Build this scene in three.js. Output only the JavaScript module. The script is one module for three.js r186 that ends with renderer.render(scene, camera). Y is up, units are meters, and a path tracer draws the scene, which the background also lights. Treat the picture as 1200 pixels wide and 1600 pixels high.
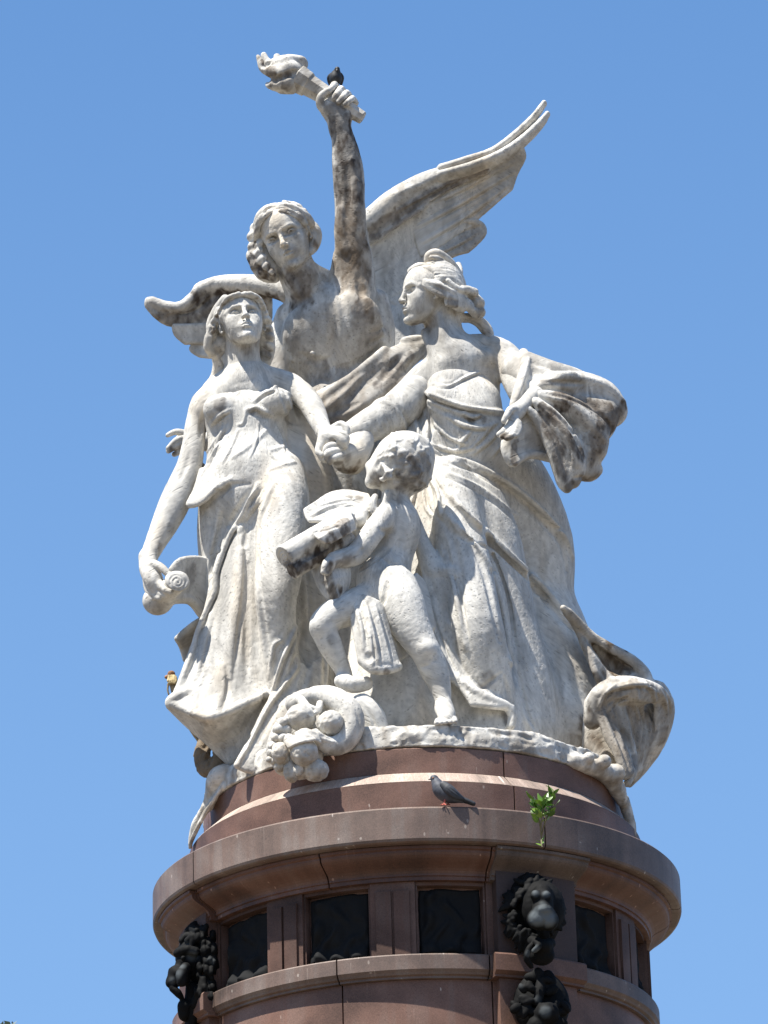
import * as THREE from 'three';
import { mergeGeometries } from 'three/addons/utils/BufferGeometryUtils.js';

// ---------------------------------------------------------------- camera, sky, sun, exposure
const scene = new THREE.Scene();
const PW = 1200, PH = 1600, FOV = 14;
const camera = new THREE.PerspectiveCamera(FOV, PW / PH, 0.1, 6000);
camera.position.set(0, 1.6, 24);
const AIM = new THREE.Vector3(-0.13, 11.79, 0);
camera.up.set(Math.sin(0.026), Math.cos(0.026), 0);          // the camera was held with a slight roll
camera.lookAt(AIM);
camera.updateMatrixWorld(true);

const SUN = new THREE.Vector3(-0.338, 0.902, 0.266).normalize();   // high, to the left and in front
{
  const w = 256, h = 128, data = new Float32Array(w * h * 4);
  const mix = (a, b, t) => a + (b - a) * t;
  const stops = [[0, [.42, .62, .93]], [.22, [.272, .508, .905]], [.5, [.148, .330, .695]], [1, [.08, .20, .48]]];
  for (let j = 0; j < h; j++) for (let i = 0; i < w; i++) {
    const el = (0.5 - (h - 0.5 - j) / h) * Math.PI, az = ((i + .5) / w - .5) * 2 * Math.PI;
    const s = Math.max(0, Math.sin(el));
    let k = 0; while (k < 2 && s > stops[k + 1][0]) k++;
    const t = Math.min(1, (s - stops[k][0]) / (stops[k + 1][0] - stops[k][0]));
    const d = new THREE.Vector3(Math.cos(az) * Math.cos(el), Math.sin(el), Math.sin(az) * Math.cos(el));
    const glow = Math.pow(Math.max(0, d.dot(SUN)), 8) * .35;
    const below = el < 0 ? .6 : 1;
    for (let c = 0; c < 3; c++) data[(j * w + i) * 4 + c] = (mix(stops[k][1][c], stops[k + 1][1][c], t) + glow) * below / 1.95;
    data[(j * w + i) * 4 + 3] = 1;
  }
  const t = new THREE.DataTexture(data, w, h, THREE.RGBAFormat, THREE.FloatType);
  t.mapping = THREE.EquirectangularReflectionMapping; t.magFilter = t.minFilter = THREE.LinearFilter; t.needsUpdate = true;
  scene.background = t; scene.environment = t;
}
const sun = new THREE.DirectionalLight(new THREE.Color(1, .955, .88), 5);
sun.position.copy(SUN).multiplyScalar(40).add(new THREE.Vector3(0, 10, 0));
sun.target.position.set(0, 10, 0); scene.add(sun, sun.target);
sun.castShadow = true; sun.shadow.mapSize.set(4096, 4096);
Object.assign(sun.shadow.camera, { left: -9, right: 9, top: 12, bottom: -12, near: 1, far: 90 });
const renderer = new THREE.WebGLRenderer({ antialias: true });
renderer.toneMapping = THREE.LinearToneMapping;
renderer.toneMappingExposure = 1.95;
renderer.shadowMap.enabled = true;

// ---------------------------------------------------------------- names, labels
const used = {};
function numbered(n) { const k = used[n] = (used[n] ?? -1) + 1; return k ? n + '_' + String(k).padStart(3, '0') : n; }
function tag(o, label, category, group) { o.userData = { ...o.userData, label, category }; if (group) o.userData.group = group; return o; }
function thing(name, label, category, pos = [0, 0, 0], group) {
  const o = new THREE.Group(); o.name = numbered(name); o.position.set(...pos); scene.add(o); return tag(o, label, category, group);
}
function part(name, geo, mat, parent) {
  const m = new THREE.Mesh(geo, mat); m.name = name; m.castShadow = m.receiveShadow = true; parent.add(m); return m;
}
function rng(seed) { return () => { seed = (seed + 0x6d2b79f5) | 0; let t = Math.imul(seed ^ (seed >>> 15), 1 | seed); t = (t + Math.imul(t ^ (t >>> 7), 61 | t)) ^ t; return ((t ^ (t >>> 14)) >>> 0) / 4294967296; }; }

// ---------------------------------------------------------------- surveying: sight lines from the photographer's standpoint to metres in the place
const FPX = PH / 2 / Math.tan(FOV / 2 * Math.PI / 180);
const EX = new THREE.Vector3(), EY = new THREE.Vector3(), EZ = new THREE.Vector3();
camera.matrixWorld.extractBasis(EX, EY, EZ);
const CP = camera.position;
function ray(px, py) {
  const a = (px - PW / 2) / FPX, b = (PH / 2 - py) / FPX;
  return [EX.x * a + EY.x * b - EZ.x, EX.y * a + EY.y * b - EZ.y, EX.z * a + EY.z * b - EZ.z];
}
function at(px, py, z) { const d = ray(px, py), t = (z - CP.z) / d[2]; return [CP.x + d[0] * t, CP.y + d[1] * t, z]; }   // the sight line meets the upright plane z metres before the monument's axis
function mpp(z) { return (CP.z - z) / Math.cos(23 * Math.PI / 180) / FPX; }                                   // metres per sighted unit at that plane
function sight(p) { const x = p[0] - CP.x, y = p[1] - CP.y, z = p[2] - CP.z, w = -(x * EZ.x + y * EZ.y + z * EZ.z); return [PW / 2 + FPX * (x * EX.x + y * EX.y + z * EX.z) / w, PH / 2 - FPX * (x * EY.x + y * EY.y + z * EY.z) / w]; }
// ---------------------------------------------------------------- noise
const perm = new Uint8Array(512);
{ const r = rng(77), p = [...Array(256).keys()]; for (let i = 255; i > 0; i--) { const j = Math.floor(r() * (i + 1)); [p[i], p[j]] = [p[j], p[i]]; } for (let i = 0; i < 512; i++) perm[i] = p[i & 255]; }
function noise(x, y, z) {
  const X = Math.floor(x), Y = Math.floor(y), Z = Math.floor(z), fx = x - X, fy = y - Y, fz = z - Z;
  const u = fx * fx * (3 - 2 * fx), v = fy * fy * (3 - 2 * fy), w = fz * fz * (3 - 2 * fz);
  const a = X & 255, b = Y & 255, c = Z & 255;
  const h = (i, j, k) => perm[perm[perm[(a + i) & 255] + ((b + j) & 255)] + ((c + k) & 255)] / 127.5 - 1;
  const l = (p, q, t) => p + (q - p) * t;
  return l(l(l(h(0, 0, 0), h(1, 0, 0), u), l(h(0, 1, 0), h(1, 1, 0), u), v), l(l(h(0, 0, 1), h(1, 0, 1), u), l(h(0, 1, 1), h(1, 1, 1), u), v), w);
}
const fbm = (x, y, z, n = 4) => { let s = 0, a = .5; for (let i = 0; i < n; i++) { s += a * noise(x, y, z); x = x * 2.03 + 11.3; y = y * 2.03 + 5.7; z = z * 2.03 + 3.1; a *= .5; } return s; };
const sstep = (a, b, x) => { const t = Math.min(1, Math.max(0, (x - a) / (b - a))); return t * t * (3 - 2 * t); };

// ---------------------------------------------------------------- carving: smooth unions and cuts of simple solids, meshed on a grid
const crom = (a, b, c, d, t) => .5 * (2 * b + (c - a) * t + (2 * a - 5 * b + 4 * c - d) * t * t + (3 * b - a - 3 * c + d) * t * t * t);
function spline(P, n) {                                   // Catmull-Rom through rows of numbers
  const out = [], m = P.length;
  for (let i = 0; i < m - 1; i++) {
    const a = P[Math.max(0, i - 1)], b = P[i], c = P[i + 1], d = P[Math.min(m - 1, i + 2)];
    for (let k = 0; k < n; k++) out.push(b.map((_, q) => crom(a[q], b[q], c[q], d[q], k / n)));
  }
  out.push(P[m - 1].slice()); return out;
}
class Carving {
  constructor() { this.ops = []; this.stainsOrShading = []; this.count = 1; this.lo = [1e9, 1e9, 1e9]; this.hi = [-1e9, -1e9, -1e9]; }
  op(f, c, R, k, cut) {
    this.ops.push({ f, g: this.group ?? this.count++, x: c[0], y: c[1], z: c[2], R, k: k || 1e-5, cut: !!cut });
    if (!cut) for (let i = 0; i < 3; i++) { this.lo[i] = Math.min(this.lo[i], c[i] - R - (k || 0) * .6); this.hi[i] = Math.max(this.hi[i], c[i] + R + (k || 0) * .6); }
    return this;
  }
  val(x, y, z, ops = this.ops) {                          // pieces of one limb, fold or sheet (same g) join hard, then as one softly with the rest
    let d = 1;
    for (let i = 0; i < ops.length; i++) {
      const o = ops[i];
      let e = o.f(x, y, z);
      while (i + 1 < ops.length && ops[i + 1].g === o.g) { const v = ops[++i].f(x, y, z); if (v < e) e = v; }
      const k = o.k;
      if (o.cut) { e = -e; const h = k - Math.abs(d - e); d = Math.max(d, e); if (h > 0) d += h * h / k * .25; }
      else { const h = k - Math.abs(d - e); d = Math.min(d, e); if (h > 0) d -= h * h / k * .25; }
    }
    return d;
  }
  near(x, y, z, r) { return this.ops.filter(o => { const t = o.R + r + o.k; return (o.x - x) ** 2 + (o.y - y) ** 2 + (o.z - z) ** 2 < t * t; }); }
  // --- solids in metres
  capsule(a, b, ra, rb, k, cut, s = 1, n) {                                      // round cone, optionally s times flatter along n
    const T = s === 1 ? null : n;
    const tr = (p) => { if (!T) return p; const e = (s - 1) * (p[0] * T[0] + p[1] * T[1] + p[2] * T[2]); return [p[0] + e * T[0], p[1] + e * T[1], p[2] + e * T[2]]; };
    const A = tr(a), B = tr(b), dx = B[0] - A[0], dy = B[1] - A[1], dz = B[2] - A[2], L = dx * dx + dy * dy + dz * dz || 1e-9;
    const rr = ra - rb, a2 = L - rr * rr, il = 1 / L, big = a2 <= 1e-12, B1 = ra >= rb ? A : B, rm = Math.max(ra, rb);
    const f = (x, y, z) => {
      if (T) { const e = (s - 1) * (x * T[0] + y * T[1] + z * T[2]); x += e * T[0]; y += e * T[1]; z += e * T[2]; }
      if (big) return Math.sqrt((x - B1[0]) ** 2 + (y - B1[1]) ** 2 + (z - B1[2]) ** 2) - rm;
      const px = x - A[0], py = y - A[1], pz = z - A[2], u = px * dx + py * dy + pz * dz, w = u - L;
      const ex = px * L - dx * u, ey = py * L - dy * u, ez = pz * L - dz * u, x2 = ex * ex + ey * ey + ez * ez, y2 = u * u * L, z2 = w * w * L, k = Math.sign(rr) * rr * rr * x2;
      if (Math.sign(w) * a2 * z2 > k) return Math.sqrt(x2 + z2) * il - rb;
      if (Math.sign(u) * a2 * y2 < k) return Math.sqrt(x2 + y2) * il - ra;
      return (Math.sqrt(x2 * a2 * il) + u * rr) * il - ra;
    };
    const c = [(a[0] + b[0]) / 2, (a[1] + b[1]) / 2, (a[2] + b[2]) / 2], R = Math.hypot(a[0] - b[0], a[1] - b[1], a[2] - b[2]) / 2 + Math.max(ra, rb) * (s < 1 ? 1 / s : 1);
    return this.op(f, c, R, k, cut);
  }
  cyl(a, b, r, k, cut, round = .004) {                                            // a capped roll with crisp ends
    const d = [b[0] - a[0], b[1] - a[1], b[2] - a[2]], L = Math.hypot(...d), u = d.map(v => v / L), c = [(a[0] + b[0]) / 2, (a[1] + b[1]) / 2, (a[2] + b[2]) / 2];
    return this.op((x, y, z) => {
      const px = x - c[0], py = y - c[1], pz = z - c[2], t = px * u[0] + py * u[1] + pz * u[2], q = Math.sqrt(Math.max(0, px * px + py * py + pz * pz - t * t)) - r + round, w = Math.abs(t) - L / 2 + round;
      return Math.min(Math.max(q, w), 0) + Math.hypot(Math.max(q, 0), Math.max(w, 0)) - round;
    }, c, Math.hypot(L / 2, r), k, cut);
  }
  roll(x0, y0, z0, x1, y1, z1, r, k = 0) { const m = mpp(z0); return this.cyl(at(x0, y0, z0), at(x1, y1, z1), r * m, k * m); }
  ellipsoid(c, r, q, k, cut) {                                                   // q: quaternion or null
    const iq = q ? q.clone().invert() : null, v = new THREE.Vector3();
    const f = (x, y, z) => {
      v.set(x - c[0], y - c[1], z - c[2]); if (iq) v.applyQuaternion(iq);
      const a = v.x / r[0], b = v.y / r[1], d = v.z / r[2], k0 = Math.sqrt(a * a + b * b + d * d);
      const e = a / r[0], g = b / r[1], h = d / r[2], k1 = Math.sqrt(e * e + g * g + h * h);
      return k1 < 1e-9 ? -Math.min(...r) : k0 * (k0 - 1) / k1;
    };
    return this.op(f, c, Math.max(...r), k, cut);
  }
  tri(a, b, c, th, k) {
    const sub = (p, q) => [p[0] - q[0], p[1] - q[1], p[2] - q[2]], dot = (p, q) => p[0] * q[0] + p[1] * q[1] + p[2] * q[2], cr = (p, q) => [p[1] * q[2] - p[2] * q[1], p[2] * q[0] - p[0] * q[2], p[0] * q[1] - p[1] * q[0]];
    const ba = sub(b, a), cb = sub(c, b), ac = sub(a, c), n = cr(ba, ac), nn = dot(n, n); if (nn < 1e-14) return this;
    const n1 = cr(ba, n), n2 = cr(cb, n), n3 = cr(ac, n), l1 = dot(ba, ba), l2 = dot(cb, cb), l3 = dot(ac, ac);
    const seg = (e, x, y, z, l) => { let t = (e[0] * x + e[1] * y + e[2] * z) / l; t = t < 0 ? 0 : t > 1 ? 1 : t; const u = e[0] * t - x, v = e[1] * t - y, w = e[2] * t - z; return u * u + v * v + w * w; };
    const f = (x, y, z) => {
      const px = x - a[0], py = y - a[1], pz = z - a[2], qx = x - b[0], qy = y - b[1], qz = z - b[2], sx = x - c[0], sy = y - c[1], sz = z - c[2];
      const i = n1[0] * px + n1[1] * py + n1[2] * pz, j = n2[0] * qx + n2[1] * qy + n2[2] * qz, m = n3[0] * sx + n3[1] * sy + n3[2] * sz;
      let d;
      if ((i >= 0 && j >= 0 && m >= 0) || (i <= 0 && j <= 0 && m <= 0)) { const t = n[0] * px + n[1] * py + n[2] * pz; d = t * t / nn; }
      else d = Math.min(seg(ba, px, py, pz, l1), seg(cb, qx, qy, qz, l2), seg(ac, sx, sy, sz, l3));
      return Math.sqrt(d) - th;
    };
    const g = [(a[0] + b[0] + c[0]) / 3, (a[1] + b[1] + c[1]) / 3, (a[2] + b[2] + c[2]) / 3];
    return this.op(f, g, Math.max(...[a, b, c].map(p => Math.hypot(p[0] - g[0], p[1] - g[1], p[2] - g[2]))) + th, k);
  }
  // --- solids along sight lines: [x, y, z, r] with r in sighted units
  limb(P, { k = 0, cut, s = 1, n = [0, 0, 1], sub = 4 } = {}) {                 // k in sighted units: how softly it joins what is there
    const Q = P.length > 2 && sub > 1 ? spline(P, sub) : P; this.group = this.count++;
    for (let i = 0; i < Q.length - 1; i++) {
      const a = Q[i], b = Q[i + 1], m = mpp(a[2]);
      this.capsule(at(...a.slice(0, 3)), at(...b.slice(0, 3)), a[3] * m, b[3] * mpp(b[2]), k * m, cut, s, n);
    }
    this.group = undefined; return this;
  }
  ball(px, py, z, r, k = 0, cut) { const m = mpp(z); return this.capsule(at(px, py, z), at(px, py, z), r * m, r * m, k * m, cut); }
  egg(px, py, z, [rx, ry, rz], [tilt, pitch, yaw] = [0, 0, 0], k = 0, cut) {      // tilt: degrees in the view, counter-clockwise
    const m = mpp(z), D = Math.PI / 180;
    const q = new THREE.Quaternion().setFromEuler(new THREE.Euler(pitch * D, yaw * D, tilt * D, 'ZYX'));
    return this.ellipsoid(at(px, py, z), [rx * m, ry * m, rz * m], q, k * m, cut);
  }
  sheet(rows, th, { k = 0, nu = 3, nv = 3, edge } = {}) {                        // rows of [x, y, z(, thickness)] points spanned by a cloth-thick skin
    const R = rows.map(r => spline(r, nu)), G = spline(R.map(r => r.flat()), nv), w = R[0].length, e = rows[0][0].length;
    const pts = G.map(g => { const o = []; for (let i = 0; i < w; i++) o.push(g.slice(i * e, i * e + e)); return o; });
    const X = pts.map(r => r.map(p => at(p[0], p[1], p[2]))); this.group = this.count++;
    for (let j = 0; j < X.length - 1; j++) for (let i = 0; i < w - 1; i++) {
      const p = pts[j][i], m = mpp(p[2]), t = (e > 3 ? p[3] : th) * m;
      this.tri(X[j][i], X[j][i + 1], X[j + 1][i + 1], t, k * m); this.tri(X[j][i], X[j + 1][i + 1], X[j + 1][i], t, k * m);
    }
    this.group = undefined; return this;
  }
  cast(px, py) {                                                                 // where the sight line first meets the carving
    const d = ray(px, py), l = Math.hypot(...d), u = d.map(v => v / l);
    let ops = this._cast ??= { n: -1 };
    let t = 19; const end = 32;
    const near = this.ops.filter(o => { const x = o.x - CP.x, y = o.y - CP.y, z = o.z - CP.z, b = x * u[0] + y * u[1] + z * u[2], R = o.R + o.k + .02; return x * x + y * y + z * z - b * b < R * R; });
    if (!near.length) return null;
    for (let i = 0; i < 160 && t < end; i++) {
      const v = this.val(CP.x + u[0] * t, CP.y + u[1] * t, CP.z + u[2] * t, near);
      if (v < .0008) return { p: [CP.x + u[0] * t, CP.y + u[1] * t, CP.z + u[2] * t], u };
      t += Math.max(.0006, v * .75);
    }
    return null;
  }
  stroke(P, r, h, k, cut, opt = {}) {                                            // a fold or a groove drawn along the carved surface
    const Q = spline(P.map(p => [p[0], p[1], p[2] ?? 1]), opt.sub || Math.max(2, Math.round(22 / P.length)));
    const L = Q.length - 1, tp = opt.taper ?? .3, C = [];
    let last = null;
    Q.forEach((q, i) => {
      const c = this.cast(q[0], q[1]), w = Math.min(1, Math.min(i, L - i) / (L * tp) || 0), e = opt.open === 1 ? Math.min(1, (L - i) / (L * tp)) : opt.open === 2 ? Math.min(1, i / (L * tp)) : opt.open === 3 ? 1 : w;
      if (!c) { last = null; C.push(null); return; }
      const m = mpp(c.p[2]), rr = r * q[2] * m * (.55 + .45 * e), hh = h * q[2] * m * e, off = cut ? -(rr - hh) : rr - hh;
      C.push([c.p[0] + c.u[0] * off, c.p[1] + c.u[1] * off, c.p[2] + c.u[2] * off, rr, m]);
    });
    this.group = this.count++;
    for (let i = 0; i < L; i++) if (C[i] && C[i + 1] && Math.abs(C[i][2] - C[i + 1][2]) < .12) this.capsule(C[i], C[i + 1], C[i][3], C[i + 1][3], k * C[i][4], cut);
    this.group = undefined; return this;
  }
  ridge(P, r, h, k = r, opt) { return this.stroke(P, r, h, k, false, opt); }
  groove(P, r, h, k = r * .6, opt) { return this.stroke(P, r, h, k, true, opt); }
  fold(P, r, h, opt) {                                                           // a crisp crease of cloth: a crest and the hollow below it
    this.ridge(P, r * .4, h * 1.15, r * 1.15, opt);
    const Q = P.map((p, i) => { const a = P[Math.max(0, i - 1)], b = P[Math.min(P.length - 1, i + 1)]; let nx = -(b[1] - a[1]), ny = b[0] - a[0]; const l = Math.hypot(nx, ny) || 1, s = (nx * .7 + ny > 0 ? 1 : -1) * r * 1.15 / l; return [p[0] + nx * s, p[1] + ny * s, p[2] ?? 1]; });
    return this.groove(Q, r * .42, h * 1.15, r * .4, { ...opt, taper: .35 });
  }
  stainOrShading(px, py, r, a, z) { const c = z === undefined ? this.cast(px, py)?.p : at(px, py, z); if (c) this.stainsOrShading.push([...c, ...c, r * mpp(c[2]), a]); return this; }
  stainOrShadingLine(P, a) { let l = null; for (const [x, y, r] of spline(P, 3)) { const c = this.cast(x, y)?.p; if (c && l && Math.abs(c[2] - l[2]) < .15) this.stainsOrShading.push([...l, ...c, r * mpp(c[2]), a]); l = c; } return this; }
  // --- mesh on a grid (surface nets)
  mesh(cell, { rough = .0022, box, keep, tone = marbleTone } = {}) {
    const B = 6, pad = cell * 2, lo = (box ? box[0] : this.lo.map(v => v - pad)), hi = (box ? box[1] : this.hi.map(v => v + pad));
    const n = [0, 1, 2].map(i => Math.ceil((hi[i] - lo[i]) / cell / B) * B + 1), [nx, ny, nz] = n, V = new Float32Array(nx * ny * nz).fill(1), sy = nx, sz = nx * ny;
    const half = B * cell * .5, rad = half * 1.7321;
    const blocks = [];
    for (let bz = 0; bz < nz - 1; bz += B) for (let by = 0; by < ny - 1; by += B) for (let bx = 0; bx < nx - 1; bx += B) {
      const cx = lo[0] + bx * cell + half, cy = lo[1] + by * cell + half, cz = lo[2] + bz * cell + half;
      const ops = this.near(cx, cy, cz, rad + cell);
      if (!ops.some(o => !o.cut)) continue;
      const v = this.val(cx, cy, cz, ops);
      if (Math.abs(v) > rad * 2.2 + cell) {
        if (v < 0) for (let k = 0; k <= B; k++) for (let j = 0; j <= B; j++) for (let i = 0; i <= B; i++) { const q = (bz + k) * sz + (by + j) * sy + bx + i; if (V[q] === 1) V[q] = -1; }
        continue;
      }
      blocks.push([bx, by, bz]);
      for (let k = 0; k <= B; k++) for (let j = 0; j <= B; j++) for (let i = 0; i <= B; i++) {
        const x = lo[0] + (bx + i) * cell, y = lo[1] + (by + j) * cell, z = lo[2] + (bz + k) * cell;
        let w = this.val(x, y, z, ops); if (keep) w = Math.max(w, keep(x, y, z));
        V[(bz + k) * sz + (by + j) * sy + bx + i] = w || 1e-9;
      }
    }
    const id = new Int32Array(nx * ny * nz).fill(-1), pos = [], idx = [];
    for (const [bx, by, bz] of blocks) for (let k = bz; k < bz + B; k++) for (let j = by; j < by + B; j++) for (let i = bx; i < bx + B; i++) {
      const q = k * sz + j * sy + i; let s = 0, X = 0, Y = 0, Z = 0, m = 0;
      for (let c = 0; c < 8; c++) if (V[q + (c & 1) + (c >> 1 & 1) * sy + (c >> 2) * sz] < 0) m |= 1 << c;
      if (m === 0 || m === 255) continue;
      for (let a = 0; a < 3; a++) for (let c = 0; c < 8; c++) if (!(c >> a & 1)) {
        const d = c | 1 << a; if ((m >> c & 1) === (m >> d & 1)) continue;
        const v0 = V[q + (c & 1) + (c >> 1 & 1) * sy + (c >> 2) * sz], v1 = V[q + (d & 1) + (d >> 1 & 1) * sy + (d >> 2) * sz], t = v0 / (v0 - v1);
        X += (c & 1) + (a === 0 ? t : 0); Y += (c >> 1 & 1) + (a === 1 ? t : 0); Z += (c >> 2) + (a === 2 ? t : 0); s++;
      }
      id[q] = pos.length / 3; pos.push(lo[0] + (i + X / s) * cell, lo[1] + (j + Y / s) * cell, lo[2] + (k + Z / s) * cell);
    }
    const quad = (a, b, c, d, f) => { if (a < 0 || b < 0 || c < 0 || d < 0) return; f ? idx.push(a, b, c, a, c, d) : idx.push(a, c, b, a, d, c); };
    for (const [bx, by, bz] of blocks) for (let k = bz; k < bz + B; k++) for (let j = by; j < by + B; j++) for (let i = bx; i < bx + B; i++) {
      const q = k * sz + j * sy + i, s0 = V[q] < 0;
      if (j && k && s0 !== V[q + 1] < 0) quad(id[q - sy - sz], id[q - sz], id[q], id[q - sy], s0);
      if (i && k && s0 !== V[q + sy] < 0) quad(id[q - 1 - sz], id[q - 1], id[q], id[q - sz], s0);
      if (i && j && s0 !== V[q + sz] < 0) quad(id[q - 1 - sy], id[q - sy], id[q], id[q - 1], s0);
    }
    if (keep) {                                                                   // the faces of the clip itself are dropped
      const cap = []; for (let i = 0; i < pos.length; i += 3) { const q = keep(pos[i], pos[i + 1], pos[i + 2]); cap.push(q > -cell * .8 && this.val(pos[i], pos[i + 1], pos[i + 2], this.near(pos[i], pos[i + 1], pos[i + 2], .03)) < -cell * .55); }
      let n = 0; for (let i = 0; i < idx.length; i += 3) if (!(cap[idx[i]] && cap[idx[i + 1]] && cap[idx[i + 2]])) { idx[n++] = idx[i]; idx[n++] = idx[i + 1]; idx[n++] = idx[i + 2]; }
      idx.length = n;
    }
    const g = new THREE.BufferGeometry();
    g.setAttribute('position', new THREE.Float32BufferAttribute(pos, 3)); g.setIndex(idx); g.computeVertexNormals();
    const P = g.attributes.position.array, N = g.attributes.normal.array, C = new Float32Array(P.length);
    for (let i = 0; i < P.length; i += 3) {
      const x = P[i], y = P[i + 1], z = P[i + 2];
      tone(this, x, y, z, N[i + 1], C, i);
      if (rough) { const e = rough * (.7 * fbm(x * 13, y * 13, z * 13, 2) + .35 * noise(x * 60, y * 60, z * 60)); P[i] += N[i] * e; P[i + 1] += N[i + 1] * e; P[i + 2] += N[i + 2] * e; }
    }
    const wx = this.hi[0] - this.lo[0], wz = this.hi[2] - this.lo[2], mx = (this.hi[0] + this.lo[0]) / 2, mz = (this.hi[2] + this.lo[2]) / 2, flat = wx > 2.4 * wz, RR = Math.max(.06, (wx + wz) / 5);
    const uv = new Float32Array(P.length / 3 * 2); for (let i = 0, k = 0; i < P.length; i += 3) { const X = P[i] - mx, Z = P[i + 2] - mz; uv[k++] = flat ? X + Z * .3 : Math.atan2(X, Z + .02) * RR; uv[k++] = P[i + 1] + (flat ? Z * .4 : Math.hypot(X, Z) * .6); }
    g.setAttribute('uv', new THREE.BufferAttribute(uv, 2)); g.setAttribute('color', new THREE.BufferAttribute(C, 3)); g.computeVertexNormals();
    return g;
  }
}
// weathered white marble: pale, grey-mottled, with dark crust, and some shade put into the colour, drawn in with stain()
function marbleTone(C, x, y, z, ny, out, i) {
  const a = fbm(x * 2.6, y * 1.7, z * 2.6, 4), b = fbm(x * 9 + 7, y * 5, z * 9, 4), c = noise(x * 60, y * 38, z * 60), w = fbm(x * 4 + 31, y * 1.2, z * 4, 3), fine = fbm(x * 30, y * 17, z * 30, 3);
  const run = fbm(x * 24, y * 2.2, z * 24, 3);                                    // rain streaks
  let r = .665, g = .643, l = .60;
  const grey = sstep(-.1, .55, a) * .17 + sstep(.0, .5, b) * .15 + sstep(.05, .45, run) * .13 + c * .05 + Math.max(0, fine) * .12;
  r *= 1 - grey * 1.0; g *= 1 - grey * .98; l *= 1 - grey * .95;
  const warm = sstep(.1, .5, w) * .16; g *= 1 - warm * .45; l *= 1 - warm;
  const gm = (C.grimeOrShade ?? .2) * sstep(-.3, .42, a * .5 + b * .8 + fine * .5 + run * .6); r += (.27 - r) * gm; g += (.235 - g) * gm; l += (.195 - l) * gm;
  let s = 0;
  if (C.stainsOrShading.length) {
    const ux = noise(x * 21, y * 13, z * 21 + 5), uy = noise(x * 21 + 9, y * 13, z * 21), uz = noise(x * 21, y * 13 + 4, z * 21), edge = b * .45 + fine * .55 + run * .55;
    for (const q of C.stainsOrShading) {
      const R = q[6]; if (Math.abs(x - (q[0] + q[3]) / 2) > R * 2.1 + Math.abs(q[0] - q[3]) / 2) continue;
      const X = x + ux * R * .55, Y = y + uy * R * .7, Z = z + uz * R * .55;
      const dx = q[3] - q[0], dy = q[4] - q[1], dz = q[5] - q[2], L = dx * dx + dy * dy + dz * dz || 1e-9;
      let h = ((X - q[0]) * dx + (Y - q[1]) * dy + (Z - q[2]) * dz) / L; h = h < 0 ? 0 : h > 1 ? 1 : h;
      const ex = X - q[0] - dx * h, ey = Y - q[1] - dy * h, ez = Z - q[2] - dz * h, d = Math.sqrt(ex * ex + (ey < 0 ? ey * ey * .45 : ey * ey) + ez * ez);   // runs on a little downwards
      if (d > R * 1.7) continue;
      s = Math.max(s, q[7] * sstep(1.2, .45, d / R * .85 + edge));
    }
  }
  if (s > 0) { const t = Math.min(1, s * (.92 + c * .12 - fine * .5)), u = sstep(-.35, .4, w + fine * .4); r += (.075 + .075 * u - r) * t; g += (.06 + .05 * u - g) * t; l += (.05 + .025 * u - l) * t; }
  out[i] = r; out[i + 1] = g; out[i + 2] = l;
}
// pitted, sugary surface of old marble
function marbleGrain() {
  const n = 768, c = document.createElement('canvas'), b = document.createElement('canvas'); c.width = c.height = b.width = b.height = n;
  const g = c.getContext('2d'), h = b.getContext('2d'), im = g.createImageData(n, n), ib = h.createImageData(n, n), r = rng(404), T = Math.PI * 2;
  const H = new Float32Array(n * n);
  for (let y = 0; y < n; y++) for (let x = 0; x < n; x++) {
    const a = x / n * T, e = y / n * T, p = [Math.cos(a) * 5, Math.sin(a) * 5, Math.cos(e) * 5, Math.sin(e) * 5];
    const v = .5 * noise(p[0] * 1.7 + p[2], p[1] * 1.7 + p[3], p[2] * 1.3 - p[1]) + .3 * noise(p[0] * 4.1 + p[2] * 2, p[1] * 4.1 + p[3] * 2, p[3] * 4) + (r() - .5) * .5;
    H[y * n + x] = v;
  }
  const pit = []; for (let i = 0; i < 1500; i++) pit.push([r() * n, r() * n, 1.5 + r() * r() * 7, r()]);
  for (const [px, py, q, k] of pit) for (let j = -Math.ceil(q); j <= q; j++) for (let i = -Math.ceil(q); i <= q; i++) { const d = Math.hypot(i, j) / q; if (d < 1) H[((Math.floor(py) + j + n) % n) * n + (Math.floor(px) + i + n) % n] -= (1 - d * d) * (.6 + k * .8); }
  for (let i = 0; i < n * n; i++) {
    const t = Math.max(0, Math.min(255, 150 + H[i] * 70)), v = Math.max(0, Math.min(255, 246 + H[i] * 26));
    ib.data.set([t, t, t, 255], i * 4); im.data.set([v, v, v - 2, 255], i * 4);
  }
  g.putImageData(im, 0, 0); h.putImageData(ib, 0, 0);
  const mk = (q, srgb) => { const t = new THREE.CanvasTexture(q); t.wrapS = t.wrapT = THREE.RepeatWrapping; t.repeat.set(1.1, 1.1); if (srgb) t.colorSpace = THREE.SRGBColorSpace; return t; };
  return [mk(c, true), mk(b, false)];
}
const [grainMap, grainBump] = marbleGrain();
const marble = new THREE.MeshPhysicalMaterial({ vertexColors: true, map: grainMap, bumpMap: grainBump, bumpScale: .0045, roughness: .75, specularIntensity: .3, side: THREE.DoubleSide });
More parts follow.
